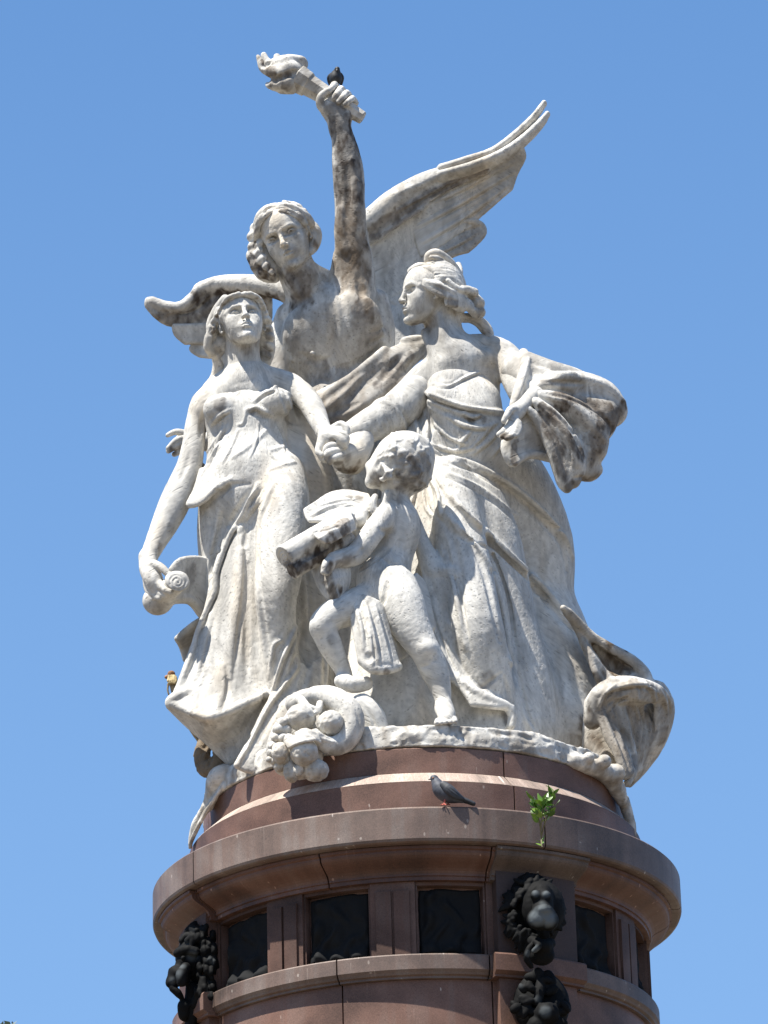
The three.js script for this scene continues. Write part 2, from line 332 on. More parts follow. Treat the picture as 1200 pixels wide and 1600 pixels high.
// ---------------------------------------------------------------- stone and bronze
function graniteTexture(seed, base, streaks) {
  const w = 2048, h = 1024, c = document.createElement('canvas'); c.width = w; c.height = h;
  const g = c.getContext('2d'), im = g.createImageData(w, h), d = im.data, r = rng(seed);
  const lat = Math.PI * 2, P = (x, y, s) => { const a = x / w * lat, b = y / h * lat; return [Math.cos(a) * s, Math.sin(a) * s, Math.cos(b) * s * .5, Math.sin(b) * s * .5]; };
  const streak = []; for (let i = 0; i < 2048; i++) streak.push(fbm(i * .035, seed, 3, 4));
  for (let y = 0; y < h; y++) for (let x = 0; x < w; x++) {
    const q = P(x, y, 2.2), big = fbm(q[0] + q[2], q[1] + q[3], seed + q[2], 4);
    const n = r(), m = r(), grain = noise(x * .33, y * .33, seed) * .5 + noise(x * .8, y * .8, seed + 9) * .5;
    let k = 1 + big * .85 + grain * .22 + (n - .5) * .22;
    if (m > .955) k *= 1.45; else if (m < .07) k *= .55;
    k *= 1 + streak[x] * (streaks ? .34 : .12);
    const gr = sstep(.0, .5, big + streak[x] * .8) * (streaks ? .42 : .2), lum = (base[0] + base[1] + base[2]) / 3;
    for (let i = 0; i < 3; i++) { const v = Math.max(0, (base[i] * (1 - gr) + lum * [1.1, 1, .9][i] * gr) * k); d[(y * w + x) * 4 + i] = 255 * Math.min(1, Math.pow(v, 1 / 2.2)); }
    d[(y * w + x) * 4 + 3] = 255;
  }
  g.putImageData(im, 0, 0);
  for (let i = 0; i < (streaks ? 480 : 60); i++) {                                // lime and droppings run down the stone
    const x = r() * w, y = r() * h, l = (10 + r() * r() * 130), a = .08 + r() * r() * .38;
    const gd = g.createLinearGradient(0, y, 0, y + l); gd.addColorStop(0, `rgba(206,196,184,${a})`); gd.addColorStop(1, 'rgba(206,196,184,0)');
    g.fillStyle = gd; g.fillRect(x, y, 1.2 + r() * 2.2, l);
    if (r() < .35) { g.fillStyle = `rgba(225,220,210,${a + .2})`; g.beginPath(); g.ellipse(x, y, 1.5 + r() * 2.5, 2 + r() * 4, 0, 0, 7); g.fill(); }
  }
  const t = new THREE.CanvasTexture(c); t.colorSpace = THREE.SRGBColorSpace; t.wrapS = t.wrapT = THREE.RepeatWrapping; t.repeat.set(1 / 4, 1 / 2); return t;
}
const tRed = graniteTexture(5, [.168, .094, .070], false), tBand = graniteTexture(12, [.140, .092, .070], true);
const tLime = graniteTexture(23, [.15, .105, .082], true);
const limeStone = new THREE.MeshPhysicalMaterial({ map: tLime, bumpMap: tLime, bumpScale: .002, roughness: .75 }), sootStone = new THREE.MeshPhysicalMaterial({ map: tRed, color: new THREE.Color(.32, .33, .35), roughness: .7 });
const granite = [.94, 1.05, 1].map(k => new THREE.MeshPhysicalMaterial({ map: tRed, bumpMap: tRed, bumpScale: .002, color: new THREE.Color(k, k * .995, k * .98), roughness: .5, specularIntensity: .5 }));
const shadedFriezeStone = [.62, .68, .58].map(k => new THREE.MeshPhysicalMaterial({ map: tRed, bumpMap: tRed, bumpScale: .002, color: new THREE.Color(k, k, k), roughness: .6, specularIntensity: .4 }));  // the red granite darkened, shade under the cornice put into its colour
const bandStone = [1, .92, 1.06].map(k => new THREE.MeshPhysicalMaterial({ map: tBand, bumpMap: tBand, bumpScale: .002, color: new THREE.Color(k, k, k), roughness: .55 }));
const corniceStone = new THREE.MeshPhysicalMaterial({ map: tBand, bumpMap: tBand, bumpScale: .002, color: new THREE.Color(.86, .60, .50), roughness: .6 });
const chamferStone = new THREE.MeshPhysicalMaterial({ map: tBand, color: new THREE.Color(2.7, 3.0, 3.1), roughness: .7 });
const bronze = new THREE.MeshPhysicalMaterial({ vertexColors: true, metalness: 0, roughness: .75, specularIntensity: .25 });
const bronzeFlat = new THREE.MeshPhysicalMaterial({ color: new THREE.Color(.015, .0155, .016), metalness: 0, roughness: .8, specularIntensity: .2 });

// a block of a round course: the outline in (radius, height) swept from angle a0 to a1 (degrees, 0 towards the viewer, positive to the right)
function sector(outline, a0, a1, gap = .0045, step = 2) {
  const D = Math.PI / 180, rm = outline.reduce((s, p) => Math.max(s, p[0]), 0), A0 = a0 * D + gap / rm, A1 = a1 * D - gap / rm, n = Math.max(1, Math.round((a1 - a0) / step));
  const pos = [], nor = [], uv = [], idx = [], m = outline.length;
  let area = 0; for (let i = 0; i < m; i++) { const p = outline[i], q = outline[(i + 1) % m]; area += p[0] * q[1] - q[0] * p[1]; }
  const O = area > 0 ? outline : outline.slice().reverse();
  let run = 0;
  for (let i = 0; i < m; i++) {
    const p = O[i], q = O[(i + 1) % m], l = Math.hypot(q[0] - p[0], q[1] - p[1]), nr = (q[1] - p[1]) / l, ny = -(q[0] - p[0]) / l, b = pos.length / 3;
    for (let k = 0; k <= n; k++) {
      const a = A0 + (A1 - A0) * k / n, s = Math.sin(a), c = Math.cos(a);
      for (const [v, w] of [[p, 0], [q, l]]) { pos.push(v[0] * s, v[1], v[0] * c); nor.push(nr * s, ny, nr * c); uv.push(a * rm + 3, v[1] + Math.abs(v[0]) * .7); }
      if (k < n) { const o = b + k * 2; idx.push(o, o + 2, o + 1, o + 1, o + 2, o + 3); }
    }
    run += l;
  }
  const tris = THREE.ShapeUtils.triangulateShape(O.map(p => new THREE.Vector2(...p)), []);
  for (const [a, sg] of [[A0, -1], [A1, 1]]) {
    const b = pos.length / 3, s = Math.sin(a), c = Math.cos(a);
    for (const p of O) { pos.push(p[0] * s, p[1], p[0] * c); nor.push(sg * c, 0, -sg * s); uv.push(p[0], p[1]); }
    for (const t of tris) sg < 0 ? idx.push(b + t[0], b + t[1], b + t[2]) : idx.push(b + t[0], b + t[2], b + t[1]);
  }
  const g = new THREE.BufferGeometry();
  g.setAttribute('position', new THREE.Float32BufferAttribute(pos, 3)); g.setAttribute('normal', new THREE.Float32BufferAttribute(nor, 3)); g.setAttribute('uv', new THREE.Float32BufferAttribute(uv, 2)); g.setIndex(idx);
  return g;
}
// ---------------------------------------------------------------- the round pedestal
const hgt = (py, r) => at(705, py, r)[1];
const R1 = 1.275, R2 = 1.365, RC = 1.585, RF = 1.365, RB = 1.42;
const yTop = hgt(1166, R1), yCh = hgt(1206, R1), yT2 = hgt(1218, R2), yC = hgt(1258, RC), yCb = hgt(1313, RC), yCy = yCb - .165, yB = hgt(1488, RB), yBb = hgt(1524, RB);
const pedestal = thing('stone_pedestal', 'round red granite pedestal with overhanging cornice and black bronze ornaments under the marble group', 'pedestal');
const jr = rng(31);
function course(name, outline, cuts, mats, gap) {
  cuts.forEach((a, i) => { const b = i + 1 < cuts.length ? cuts[i + 1] : cuts[0] + 360; part(name, sector(outline, a, b, gap), mats[Math.floor(jr() * mats.length)], pedestal); });
}
const bev = .008;
course('stone_block', [[.6, yTop], [R1 - bev, yTop], [R1, yTop - bev], [R1, yCh + .002], [.6, yCh + .002]], [-75, 24.5, 100, 190, 240], granite);
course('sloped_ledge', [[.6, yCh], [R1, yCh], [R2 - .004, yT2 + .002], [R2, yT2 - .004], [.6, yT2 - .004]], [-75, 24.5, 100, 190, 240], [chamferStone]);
course('stone_block', [[.6, yT2 - .006], [R2, yT2 - .006], [R2, yC + .003], [.6, yC + .003]], [-74.5, 25.2, 100.5, 191, 241], granite);
course('cornice_block', [[.6, yC], [RC - .012, yC], [RC, yC - .012], [RC, yCb + .02], [RC - .006, yCb + .006], [RC - .02, yCb], [.6, yCb]], [-105, -54.5, 28, 84, 160, 210], bandStone);
{
  const o = [[.6, yCb - .004], [RC - .06, yCb - .004], [RC - .06, yCb - .02]], n = 9;
  for (let i = 0; i <= n; i++) { const t = i / n; o.push([RC - .075 - .115 * (t - .16 * Math.sin(t * Math.PI * 2)), yCb - .026 - .115 * t]); }
  o.push([RF + .02, yCb - .143], [RF + .02, yCy], [.6, yCy]);
  course('cornice_moulding', o, [-57, -21, 16.6, 40.5, 90, 150, 210, 260], [corniceStone]);
  // over the piers the moulding steps forward
  for (const a of [28.7, -69]) part('cornice_moulding', sector(o.map(p => [p[0] < 1 ? 1.3 : p[0] + .035, p[1] - (p[0] < 1 ? 0 : .001)]).filter((p, i) => i > 0 && i < o.length - 1).concat([[1.3, yCy - .002]], []).reverse().concat([[1.3, yCb - .012], [RC - .01, yCb - .012]].slice(0, 1)), a - 11.4, a + 11.4), a > 0 ? limeStone : corniceStone, pedestal);
}
part('drum_core', sector([[.5, yCy - .002], [1.295, yCy - .002], [1.295, yB + .002], [.5, yB + .002]], -180, 180, 0, 3), granite[0], pedestal);
const panels = [[-.3, 16.8], [-28.6, -11.2], [-58.4, -39.2], [39.2, 57.8], [69, 86], [98, 114], [-98, -82], [-126, -110], [150, 166], [178, 194]];
const edges = [...panels].sort((a, b) => a[0] - b[0]);
function pilaster(a, b, fluted) {
  const h0 = yB + .001, h1 = yCy - .001;
  part('pilaster', sector([[1.296, h1], [RF, h1], [RF, h0], [1.296, h0]], a, b, .0012), shadedFriezeStone[1], pedestal);
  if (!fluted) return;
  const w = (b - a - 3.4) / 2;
  for (const s of [a + 1.4, a + 2 + w]) part('pilaster_strip', sector([[RF + .001, h1 - .05], [RF + .016, h1 - .055], [RF + .016, h0], [RF + .001, h0]], s, s + w, .001), shadedFriezeStone[2], pedestal);
}
edges.forEach((p, i) => {
  const q = edges[(i + 1) % edges.length], end = q[0] + (i + 1 < edges.length ? 0 : 360);
  pilaster(p[1], end, end - p[1] < 14);
  const h0 = yB + .001, h1 = yCy - .001;
  part('panel_lintel', sector([[1.296, h1], [RF - .014, h1], [RF - .014, h1 - .02], [1.296, h1 - .02]], p[0], p[1], .0015), shadedFriezeStone[0], pedestal);
  for (const [s, e] of [[p[0], p[0] + .55], [p[1] - .55, p[1]]]) part('panel_frame', sector([[1.296, h1 - .022], [RF - .016, h1 - .022], [RF - .016, h0], [1.296, h0]], s, e, .001), shadedFriezeStone[0], pedestal);
});
// bronze relief panels: a dark plate with leaves and scales
{
  const r = rng(8);
  for (const p of panels) {
    const h0 = yB + .012, h1 = yCy - .03, a0 = p[0] + .75, a1 = p[1] - .75;
    const n = 44, m = 40, pos = [], uv = [], idx = [], sd = r() * 50;
    for (let j = 0; j <= m; j++) for (let i = 0; i <= n; i++) {
      const u = i / n, v = j / m, x = u * 2 - 1;
      let d = .012;
      const edge = Math.min(u, 1 - u, v, 1 - v);
      d += .03 * Math.max(0, Math.cos((x * 2.4 + Math.sin(v * 9) * .5) * 3.1) * Math.cos(v * 8 + Math.abs(x) * 3)) * sstep(.02, .1, edge);
      d += .02 * noise(u * 6 + sd, v * 6, sd) * sstep(.02, .1, edge);
      if (v < .27) d += .045 * Math.sqrt(Math.max(0, 1 - (((u * 3.02) % 1) * 2 - 1) ** 2)) * sstep(.27, .05, v);
      d = edge < .012 ? .001 : Math.max(d, .004);
      const rr = 1.297 + d, ww = (noise(v * 5 + sd, sd, 1) * .35 + noise(v * 14, sd, 1) * .2) * (u - .5) * .5, a = (a0 + (a1 - a0) * u + ww) * Math.PI / 180;
      pos.push(rr * Math.sin(a), h0 + (h1 - h0) * v + noise(u * 7, sd, 2) * .006 * (v > .5 ? 1 : 0), rr * Math.cos(a)); uv.push(u, v);
      if (i < n && j < m) { const o = j * (n + 1) + i; idx.push(o, o + 1, o + n + 2, o, o + n + 2, o + n + 1); }
    }
    const g = new THREE.BufferGeometry(); g.setAttribute('position', new THREE.Float32BufferAttribute(pos, 3)); g.setAttribute('uv', new THREE.Float32BufferAttribute(uv, 2)); g.setIndex(idx); g.computeVertexNormals();
    part('bronze_relief', g, bronzeFlat, pedestal);
  }
}
// piers under the bronze lions
const piers = [28.7, -69, 125, -158];
for (const a of piers) {
  const h1 = yCy + .05;
  part('pier', sector([[1.3, h1], [RF + .075, h1], [RF + .075, yB + .001], [1.3, yB + .001]], a - 10.3, a + 10.3, 0), a === 28.7 ? sootStone : shadedFriezeStone[1], pedestal);
  part('pier_ledge', sector([[1.3, yB - .001], [RB + .052, yB - .001], [RB + .06, yB - .012], [RB + .06, yBb + .03], [RB + .03, yBb + .012], [RB + .03, yBb - .001], [1.3, yBb - .001]], a - 11.6, a + 11.6, 0), granite[0], pedestal);
  part('pier', sector([[1.3, yBb - .003], [RF + .06, yBb - .003], [RF + .06, yBb - 1.6], [1.3, yBb - 1.6]], a - 10.2, a + 10.2, 0), granite[2], pedestal);
}
const beltO = [[.6, yB], [RB - .006, yB], [RB, yB - .008], [RB, yBb + .045], [RB - .012, yBb + .03], [RB - .018, yBb + .018], [RF + .02, yBb + .012], [RF + .02, yBb], [.6, yBb]];
course('belt_moulding', beltO, [-56.6, -19, 16.4, 41.1, 112, 138, 201, 279], bandStone);
course('drum_block', [[.6, yBb - .002], [RF - .005, yBb - .002], [RF - .005, yBb - 1.6], [.6, yBb - 1.6]], [-57.6, -18.6, 17.6, 40, 112, 138, 202, 280], [granite[1], granite[2]]);
// the shaft goes on down to a stepped base on the ground
part('drum_block', sector([[.4, yBb - 1.6], [RF - .005, yBb - 1.6], [RF + .1, 2.2], [1.9, 2.1], [1.9, 1.2], [.4, 1.2]], -180, 180, 0, 4), granite[0], pedestal);
for (const [r, a, b] of [[2.6, 1.2, .8], [3.3, .8, .4], [4, .4, .004]]) part('step', sector([[.4, a], [r, a], [r, b], [.4, b]], -180, 180, 0, 4), granite[2], pedestal);

// ground: one sheet to the horizon
{
  const g = new THREE.PlaneGeometry(6000, 6000).rotateX(-Math.PI / 2);
  const o = new THREE.Mesh(g, new THREE.MeshStandardMaterial({ color: new THREE.Color(.13, .108, .078), roughness: .95 }));
  o.name = 'ground'; o.receiveShadow = true; o.userData = { kind: 'structure', label: 'pale paved plaza around the monument' }; scene.add(o);
}
// ---------------------------------------------------------------- a carved head; units of its own height, face towards +z, origin at the eyes' height
function headFrame(px, py, z, H, yaw, pitch, roll, ref = [0, 0, .27], lean = 0) {      // (px, py) sights the point ref of the head
  const D = Math.PI / 180, s = H * mpp(z); let c = at(px, py, z);
  const q = new THREE.Quaternion().setFromAxisAngle(new THREE.Vector3(0, 0, 1), roll * D)
    .multiply(new THREE.Quaternion().setFromAxisAngle(new THREE.Vector3(0, 1, 0), yaw * D)).multiply(new THREE.Quaternion().setFromAxisAngle(new THREE.Vector3(1, 0, 0), -pitch * D));
  if (lean) q.premultiply(new THREE.Quaternion().setFromAxisAngle(new THREE.Vector3(1, 0, 0), lean * D));
  const v = new THREE.Vector3();
  const w = (p) => { v.set(p[0], p[1], p[2]).multiplyScalar(s).applyQuaternion(q); return [c[0] + v.x, c[1] + v.y, c[2] + v.z]; };
  for (let i = 0; i < 3; i++) { const e = sight(w(ref)), o = sight(c); c = at(o[0] + px - e[0], o[1] + py - e[1], z); }
  return {
    s, q, w, c,
    limb(C, P, k = .04, cut, sub = 4) { const Q = P.length > 2 ? spline(P, sub) : P; C.group = C.count++; for (let i = 0; i < Q.length - 1; i++) C.capsule(w(Q[i]), w(Q[i + 1]), Q[i][3] * s, Q[i + 1][3] * s, k * s, cut); C.group = undefined; },
    egg(C, p, r, k = .04, cut, rot) { const qq = rot ? q.clone().multiply(new THREE.Quaternion().setFromEuler(new THREE.Euler(...rot))) : q; C.ellipsoid(w(p), r.map(t => t * s), qq, k * s, cut); },
    ball(C, x, y, z, r, k = .04, cut) { C.capsule(w([x, y, z]), w([x, y, z]), r * s, r * s, k * s, cut); },
  };
}
function carveHead(C, F, o = {}) {
  const fem = o.fem ?? 0, j = 1 - fem * .10, both = (f) => { f(-1); f(1); }, E = o.E ?? .132;
  F.egg(C, [0, .15, -.07], [.33, .35, .395], .03);
  F.egg(C, [0, .10, .07], [.285, .30, .255], .08);
  F.limb(C, [[0, -.03, .045, .262 * j], [0, -.30, .165, .135]], .07);
  F.egg(C, [0, -.27, .12], [.165 * j, .155, .17], .04);
  both(s => F.egg(C, [s * .125, -.225, .10], [.085, .14, .12], .07));
  F.egg(C, [0, -.412, .262], [.070 - fem * .012, .058, .065], .06);
  both(s => F.limb(C, [[s * .215 * j, -.10, -.04, .05], [s * .185 * j, -.26, .0, .038], [s * .09 * j, -.395, .19, .042]], .08));
  both(s => F.egg(C, [s * .165, -.10, .185], [.080, .085, .075], .11)); both(s => F.egg(C, [s * .14, -.19, .15], [.08, .13, .10], .10));
  // brow and sockets
  both(s => F.limb(C, [[s * .235, .045, .195, .035], [s * .145, .094, .280, .036 - fem * .010], [s * .035, .070, .308, .032]], .03));
  both(s => F.egg(C, [s * E, .010, .322], [.104, .066 - fem * .006, .115], .022, true, [0, s * .35, 0]));
  both(s => F.egg(C, [s * .058, .012, .32], [.032, .056, .07], .02, true));
  both(s => F.ball(C, s * E, -.010, .184, .071, .008));
  both(s => F.limb(C, [[s * (E - .068), -.014, .230, .010], [s * (E - .038), .018, .256, .016], [s * (E + .008), .026, .258, .018], [s * (E + .055), .008, .224, .014], [s * (E + .075), -.012, .206, .008]], .012));
  both(s => F.limb(C, [[s * (E - .062), -.018, .234, .009], [s * (E - .025), -.044, .257, .012], [s * (E + .028), -.040, .249, .012], [s * (E + .068), -.012, .21, .008]], .012));
  if (o.pupils) both(s => F.ball(C, s * E + (o.gaze?.[0] ?? 0), (o.gaze?.[1] ?? 0), .256, .018, .006, true));
  // nose
  F.limb(C, [[0, .07, .300 + fem * .018, .026], [0, -.05, .352, .028], [0, -.125, .400 - fem * .022, .033]], .03);
  F.ball(C, 0, -.133, .404 - fem * .028, .036, .025);
  both(s => F.egg(C, [s * .040, -.146, .352], [.026, .023, .040], .02));
  both(s => F.egg(C, [s * .020, -.172, .378], [.011, .012, .018], .008, true));
  // mouth
  F.egg(C, [0, -.245, .235], [.12, .085, .092], .06);
  F.egg(C, [0, -.195, .328], [.012, .035, .018], .018, true);
  F.limb(C, [[-.088, -.262, .268, .010], [-.045, -.243, .316, .020], [-.014, -.234, .335, .021], [0, -.238, .335, .019], [.014, -.234, .335, .021], [.045, -.243, .316, .020], [.088, -.262, .268, .010]], .016);
  F.limb(C, [[-.075, -.270, .276, .011], [-.03, -.288, .316, .024], [.03, -.288, .316, .024], [.075, -.270, .276, .011]], .016);
  F.limb(C, [[-.092, -.263, .278, .004], [-.04, -.2605, .338, .006], [0, -.2625, .355, .006], [.04, -.2605, .338, .006], [.092, -.263, .278, .004]], .008, true);
  F.egg(C, [0, -.342, .335], [.065, .025, .035], .04, true);
  // ears
  if (o.ears !== false) both(s => {
    F.egg(C, [s * .318, -.035, -.03], [.030, .095, .055], .02, false, [.25, s * .5, 0]);
    F.egg(C, [s * .352, -.03, -.015], [.022, .055, .03], .015, true, [.25, s * .5, 0]);
    F.limb(C, [[s * .325, .02, .018, .012], [s * .34, .06, -.03, .014], [s * .345, .02, -.078, .014], [s * .33, -.07, -.06, .012], [s * .31, -.13, -.01, .018]], .015);
  });
}

// one mesh from a carving: spheres [x, y, z, r] around heads and hands are cut finer than the rest and joined to it
function carveMesh(C, cell, fine = [], fcell = .0045, opt = {}) {
  const S = fine.map(f => [...at(f[0], f[1], f[2]), f[3] * mpp(f[2])]);
  const dist = (s, x, y, z) => Math.hypot(x - s[0], y - s[1], z - s[2]) - s[3];
  const gs = [C.mesh(cell, { ...opt, keep: S.length ? (x, y, z) => Math.max(...S.map(s => -dist(s, x, y, z) - .018)) : null })];
  for (const s of S) gs.push(C.mesh(fcell, { ...opt, box: [[s[0] - s[3], s[1] - s[3], s[2] - s[3]], [s[0] + s[3], s[1] + s[3], s[2] + s[3]]], keep: (x, y, z) => dist(s, x, y, z) }));
  return gs.length > 1 ? mergeGeometries(gs) : gs[0];
}
function child(name, geo, mat, parent) { const o = parent.isMesh ? parent.parent : parent; geo.translate(-o.position.x, -o.position.y, -o.position.z); return part(name, geo, mat, parent); }

// tousled locks: short curved strands scattered over a carved head of hair where keep(local point) holds
function curls(H, F, seed, n, size, keep, lift = .012) {
  const r = rng(seed);
  for (let i = 0; i < n; i++) {
    const u = r() * 2 - 1, a = r() * 6.283, q = Math.sqrt(1 - u * u), d = [q * Math.cos(a), u, q * Math.sin(a)];
    const p = [d[0] * .365, .16 + d[1] * .35, -.12 + d[2] * .385]; if (!keep(p)) continue;
    const t0 = r() * 6.283, e1 = new THREE.Vector3(-d[2], 0, d[0]).normalize(), e2 = new THREE.Vector3(...d).cross(e1), s = size * (.7 + r() * .7), P = [];
    const turn = (r() - .5) * 3.4;
    for (let k = 0; k < 4; k++) { const t = t0 + turn * k / 3, off = (k - 1.5) * s; const ox = off * Math.cos(t), oy = off * Math.sin(t); P.push([p[0] + e1.x * ox + e2.x * oy, p[1] + e1.y * ox + e2.y * oy, p[2] + e1.z * ox + e2.z * oy, (k === 0 || k === 3 ? .018 : .03) * size / .06]); }
    for (const v of P) { const w = [v[0] / .365, (v[1] - .16) / .35, (v[2] + .12) / .385], l = Math.hypot(...w), m = (1 + lift / .36) / l; v[0] = w[0] * m * .365; v[1] = .16 + w[1] * m * .35; v[2] = -.12 + w[2] * m * .385; }
    F.limb(H, P, .02);
  }
}

// strands combed back over the skull towards a knot
function combed(H, F, n, seed, knot = [0, .12, -1], front = .62) {
  const r = rng(seed), a = new THREE.Vector3(), b = new THREE.Vector3(...knot).normalize();
  for (let i = 0; i < n; i++) {
    const f = (i / (n - 1) * 2 - 1) * 1.75 + (r() - .5) * .08, P = [];
    a.set(Math.sin(f), Math.cos(f) * .95 + .05, front - Math.abs(f) * .16).normalize();
    const e = new THREE.Vector3(b.x + Math.sin(f) * .35, b.y + Math.cos(f) * .3, b.z).normalize(), ang = a.angleTo(e), ax = new THREE.Vector3().crossVectors(a, e).normalize();
    for (let k = 0; k <= 6; k++) { const t = k / 6, d = a.clone().applyAxisAngle(ax, ang * t).addScaledVector(ax, Math.sin(t * 7 + r() * .6 + i) * .035); d.normalize(); P.push([d.x * .362, .165 + d.y * .335, -.14 + d.z * .375, (.018 + .02 * Math.sin(Math.PI * Math.min(1, t + .15))) * (.8 + r() * .5)]); }
    F.limb(H, P, .016);
  }
}
const spiral = (x, y, r0, r1, turns, sx = 1, tilt = 0) => { const P = [], n = Math.round(turns * 10); for (let i = 0; i <= n; i++) { const t = i / n, a = t * turns * 6.283, q = r0 + (r1 - r0) * t, u = Math.cos(a) * q * sx, v = Math.sin(a) * q; P.push([x + u * Math.cos(tilt) - v * Math.sin(tilt), y + u * Math.sin(tilt) + v * Math.cos(tilt)]); } return P; };
// ---------------------------------------------------------------- the winged man with the torch
const man = thing('winged_man_statue', 'pale marble statue of a bare chested winged man raising a torch, standing behind two women', 'statue', at(525, 1120, -.25));
{
  const C = new Carving(); C.grimeOrShade = .48;
  const F = headFrame(440, 369, .30, 118, -18, -15, 17);
  // trunk
  C.egg(520, 545, .04, [76, 98, 50], [6, 26, 0]);
  C.egg(535, 660, .0, [72, 90, 55], [4, 0, 0], 20);
  C.limb([[535, 720, -.05, 66], [530, 900, -.2, 70], [525, 1120, -.3, 80]], { k: 20 });
  C.egg(486, 524, .14, [44, 40, 22], [10, 32, 0], 26);                         // chest
  C.egg(553, 512, .15, [46, 54, 22], [-16, 32, 0], 26);
  C.limb([[470, 482, .10, 22], [515, 470, .12, 24], [548, 460, .12, 30]], { k: 14 });
  C.limb([[455, 497, .05, 26], [440, 530, .04, 21], [433, 590, .05, 20], [436, 660, .1, 20]], { k: 9 });   // lowered arm
  C.limb([[590, 470, .03, 18], [598, 520, .0, 20], [590, 580, .0, 22]], { k: 14 });
  // neck and shoulders
  C.limb([[459, 412, .22, 31], [470, 440, .18, 31], [490, 478, .08, 38]], { k: 10 });
  C.limb([[486, 430, .12, 20], [512, 446, .06, 24], [540, 452, .04, 28]], { k: 14 });
  C.limb([[447, 424, .30, 6], [462, 452, .26, 8], [476, 474, .20, 7]], { k: 7 });
  C.limb([[480, 425, .27, 6], [482, 452, .25, 8], [479, 474, .20, 7]], { k: 7 });
  C.limb([[478, 476, .19, 6], [500, 468, .19, 8], [524, 462, .18, 8]], { k: 8 });
  C.limb([[474, 478, .19, 6], [460, 483, .17, 7], [449, 492, .13, 8]], { k: 8 });
  // raised arm
  C.limb([[551, 470, .10, 36], [551, 430, .13, 31], [551, 400, .16, 28.5], [549, 372, .18, 27], [547, 340, .20, 24.5], [546, 312, .22, 24.5], [545, 280, .25, 25.5], [542, 252, .28, 24], [537, 222, .31, 19.5], [531, 200, .33, 16.5]], { k: 10 });
  C.limb([[536, 470, .16, 18], [530, 430, .17, 14], [533, 400, .2, 12]], { k: 10 });
  C.limb([[568, 470, .14, 18], [572, 430, .14, 14], [566, 395, .18, 12]], { k: 10 });
  C.limb([[556, 290, .31, 9], [560, 330, .28, 12], [558, 360, .25, 11]], { k: 10 });
  C.limb([[534, 330, .27, 9], [534, 362, .25, 12], [538, 390, .24, 10]], { k: 9 });
  carveHead(C, F, { pupils: true, gaze: [-.01, .016], E: .15 });
  // chest hollows
  C.groove([[521, 478], [523, 510], [519, 545], [512, 580]], 9, 3.2);
  C.groove([[470, 556], [490, 566], [512, 562]], 8, 2.5); C.groove([[520, 572], [548, 574], [578, 560], [598, 540]], 8, 2.5);
  C.groove([[500, 590], [528, 600], [560, 592]], 7, 1.8);
  C.groove([[527, 424], [531, 455], [537, 485], [543, 505]], 7, 2.6);
  C.groove([[560, 430], [566, 462], [574, 490]], 7, 2.4);
  for (const y of [520, 536, 552]) C.groove([[578, y], [592, y - 3], [602, y - 9]], 4, 1.4);
  C.ridge([[548, 250], [554, 290], [556, 330]], 6, 1.6); C.groove([[541, 262], [543, 300], [541, 340], [545, 380]], 6, 1.8);
  C.ball(488, 552, .245, 4, 3); C.ball(457, 562, .12, 3.5, 3);
  // the fist
  C.limb([[531, 200, .33, 16.5], [526, 184, .345, 18], [518, 170, .35, 19]], { k: 8 });
  C.limb([[536, 186, .34, 13], [546, 176, .335, 11]], { k: 8 });
  C.egg(524, 163, .33, [21, 17, 17], [-28, 0, 0], 8);
  const fz = .36;
  for (const [ax, ay, bx, by, cx, cy, r] of [[528, 140, 523, 131.5, 514, 143, 5.2], [539, 148, 533, 139, 521, 154, 5.7], [548, 154, 542, 145.5, 529, 159, 5.5], [556, 161, 551, 153.5, 539, 163, 4.8]])
    C.limb([[ax, ay, fz - .09, r], [bx, by, fz + .01, r], [(bx + cx) / 2 + 1, (by + cy) / 2 - 1, fz + .06, r], [cx, cy, fz + .065, r * .86]], { k: 1.6, sub: 3 });
  C.limb([[514, 178, .365, 8], [501, 165, .40, 7], [501, 151, .43, 6], [511, 142, .44, 5]], { k: 4 });
  C.stainOrShadingLine([[553, 200, 16], [546, 250, 24], [548, 300, 26], [549, 350, 26], [552, 400, 24]], .9); C.stainOrShadingLine([[556, 420, 20], [562, 450, 16], [568, 490, 14]], .8);
  C.stainOrShadingLine([[528, 205, 12], [530, 250, 18], [530, 300, 18], [532, 350, 18], [530, 420, 12]], .8); C.stainOrShadingLine([[563, 380, 22], [569, 430, 14]], .75);
  for (const [x, y, r, a] of [[455, 438, 22, .8], [470, 452, 22, .85], [478, 470, 16, .8], [487, 428, 18, .6], [440, 428, 12, .6], [500, 596, 22, .6], [540, 586, 18, .55], [590, 520, 30, .55], [560, 505, 18, .5], [455, 540, 14, .6], [480, 560, 22, .45], [430, 560, 16, .4], [580, 480, 16, .45], [508, 440, 12, .45], [463, 394, 9, .35], [489, 384, 10, .35], [521, 186, 10, .7], [540, 184, 10, .7], [512, 172, 8, .5], [530, 168, 8, .4], [430, 375, 7, .45], [462, 362, 8, .45], [425, 395, 7, .4], [480, 340, 14, .35], [450, 392, 5, .6]]) C.stainOrShading(x, y, r, a);
  C.stainOrShadingLine([[536, 200, 24], [542, 240, 30], [546, 290, 32], [548, 340, 32], [550, 390, 32], [552, 424, 22]], .72);
  C.stainOrShadingLine([[512, 176, 8], [522, 168, 9], [534, 172, 8]], .6); for (const [x, y] of [[523, 150], [531, 155], [540, 160], [503, 158]]) C.stainOrShading(x, y, 6, .6);
  C.stainOrShadingLine([[470, 490, 14], [490, 500, 22], [520, 520, 26], [560, 530, 26]], .32); C.stainOrShadingLine([[462, 520, 10], [470, 556, 16], [490, 590, 18]], .5);
  child('body', carveMesh(C, .0075, [[445, 372, .28, 82], [526, 160, .38, 44]], .0036), marble, man);
  // hair
  const H = new Carving();
  F.egg(H, [0, .17, -.14], [.36, .335, .375], .03);
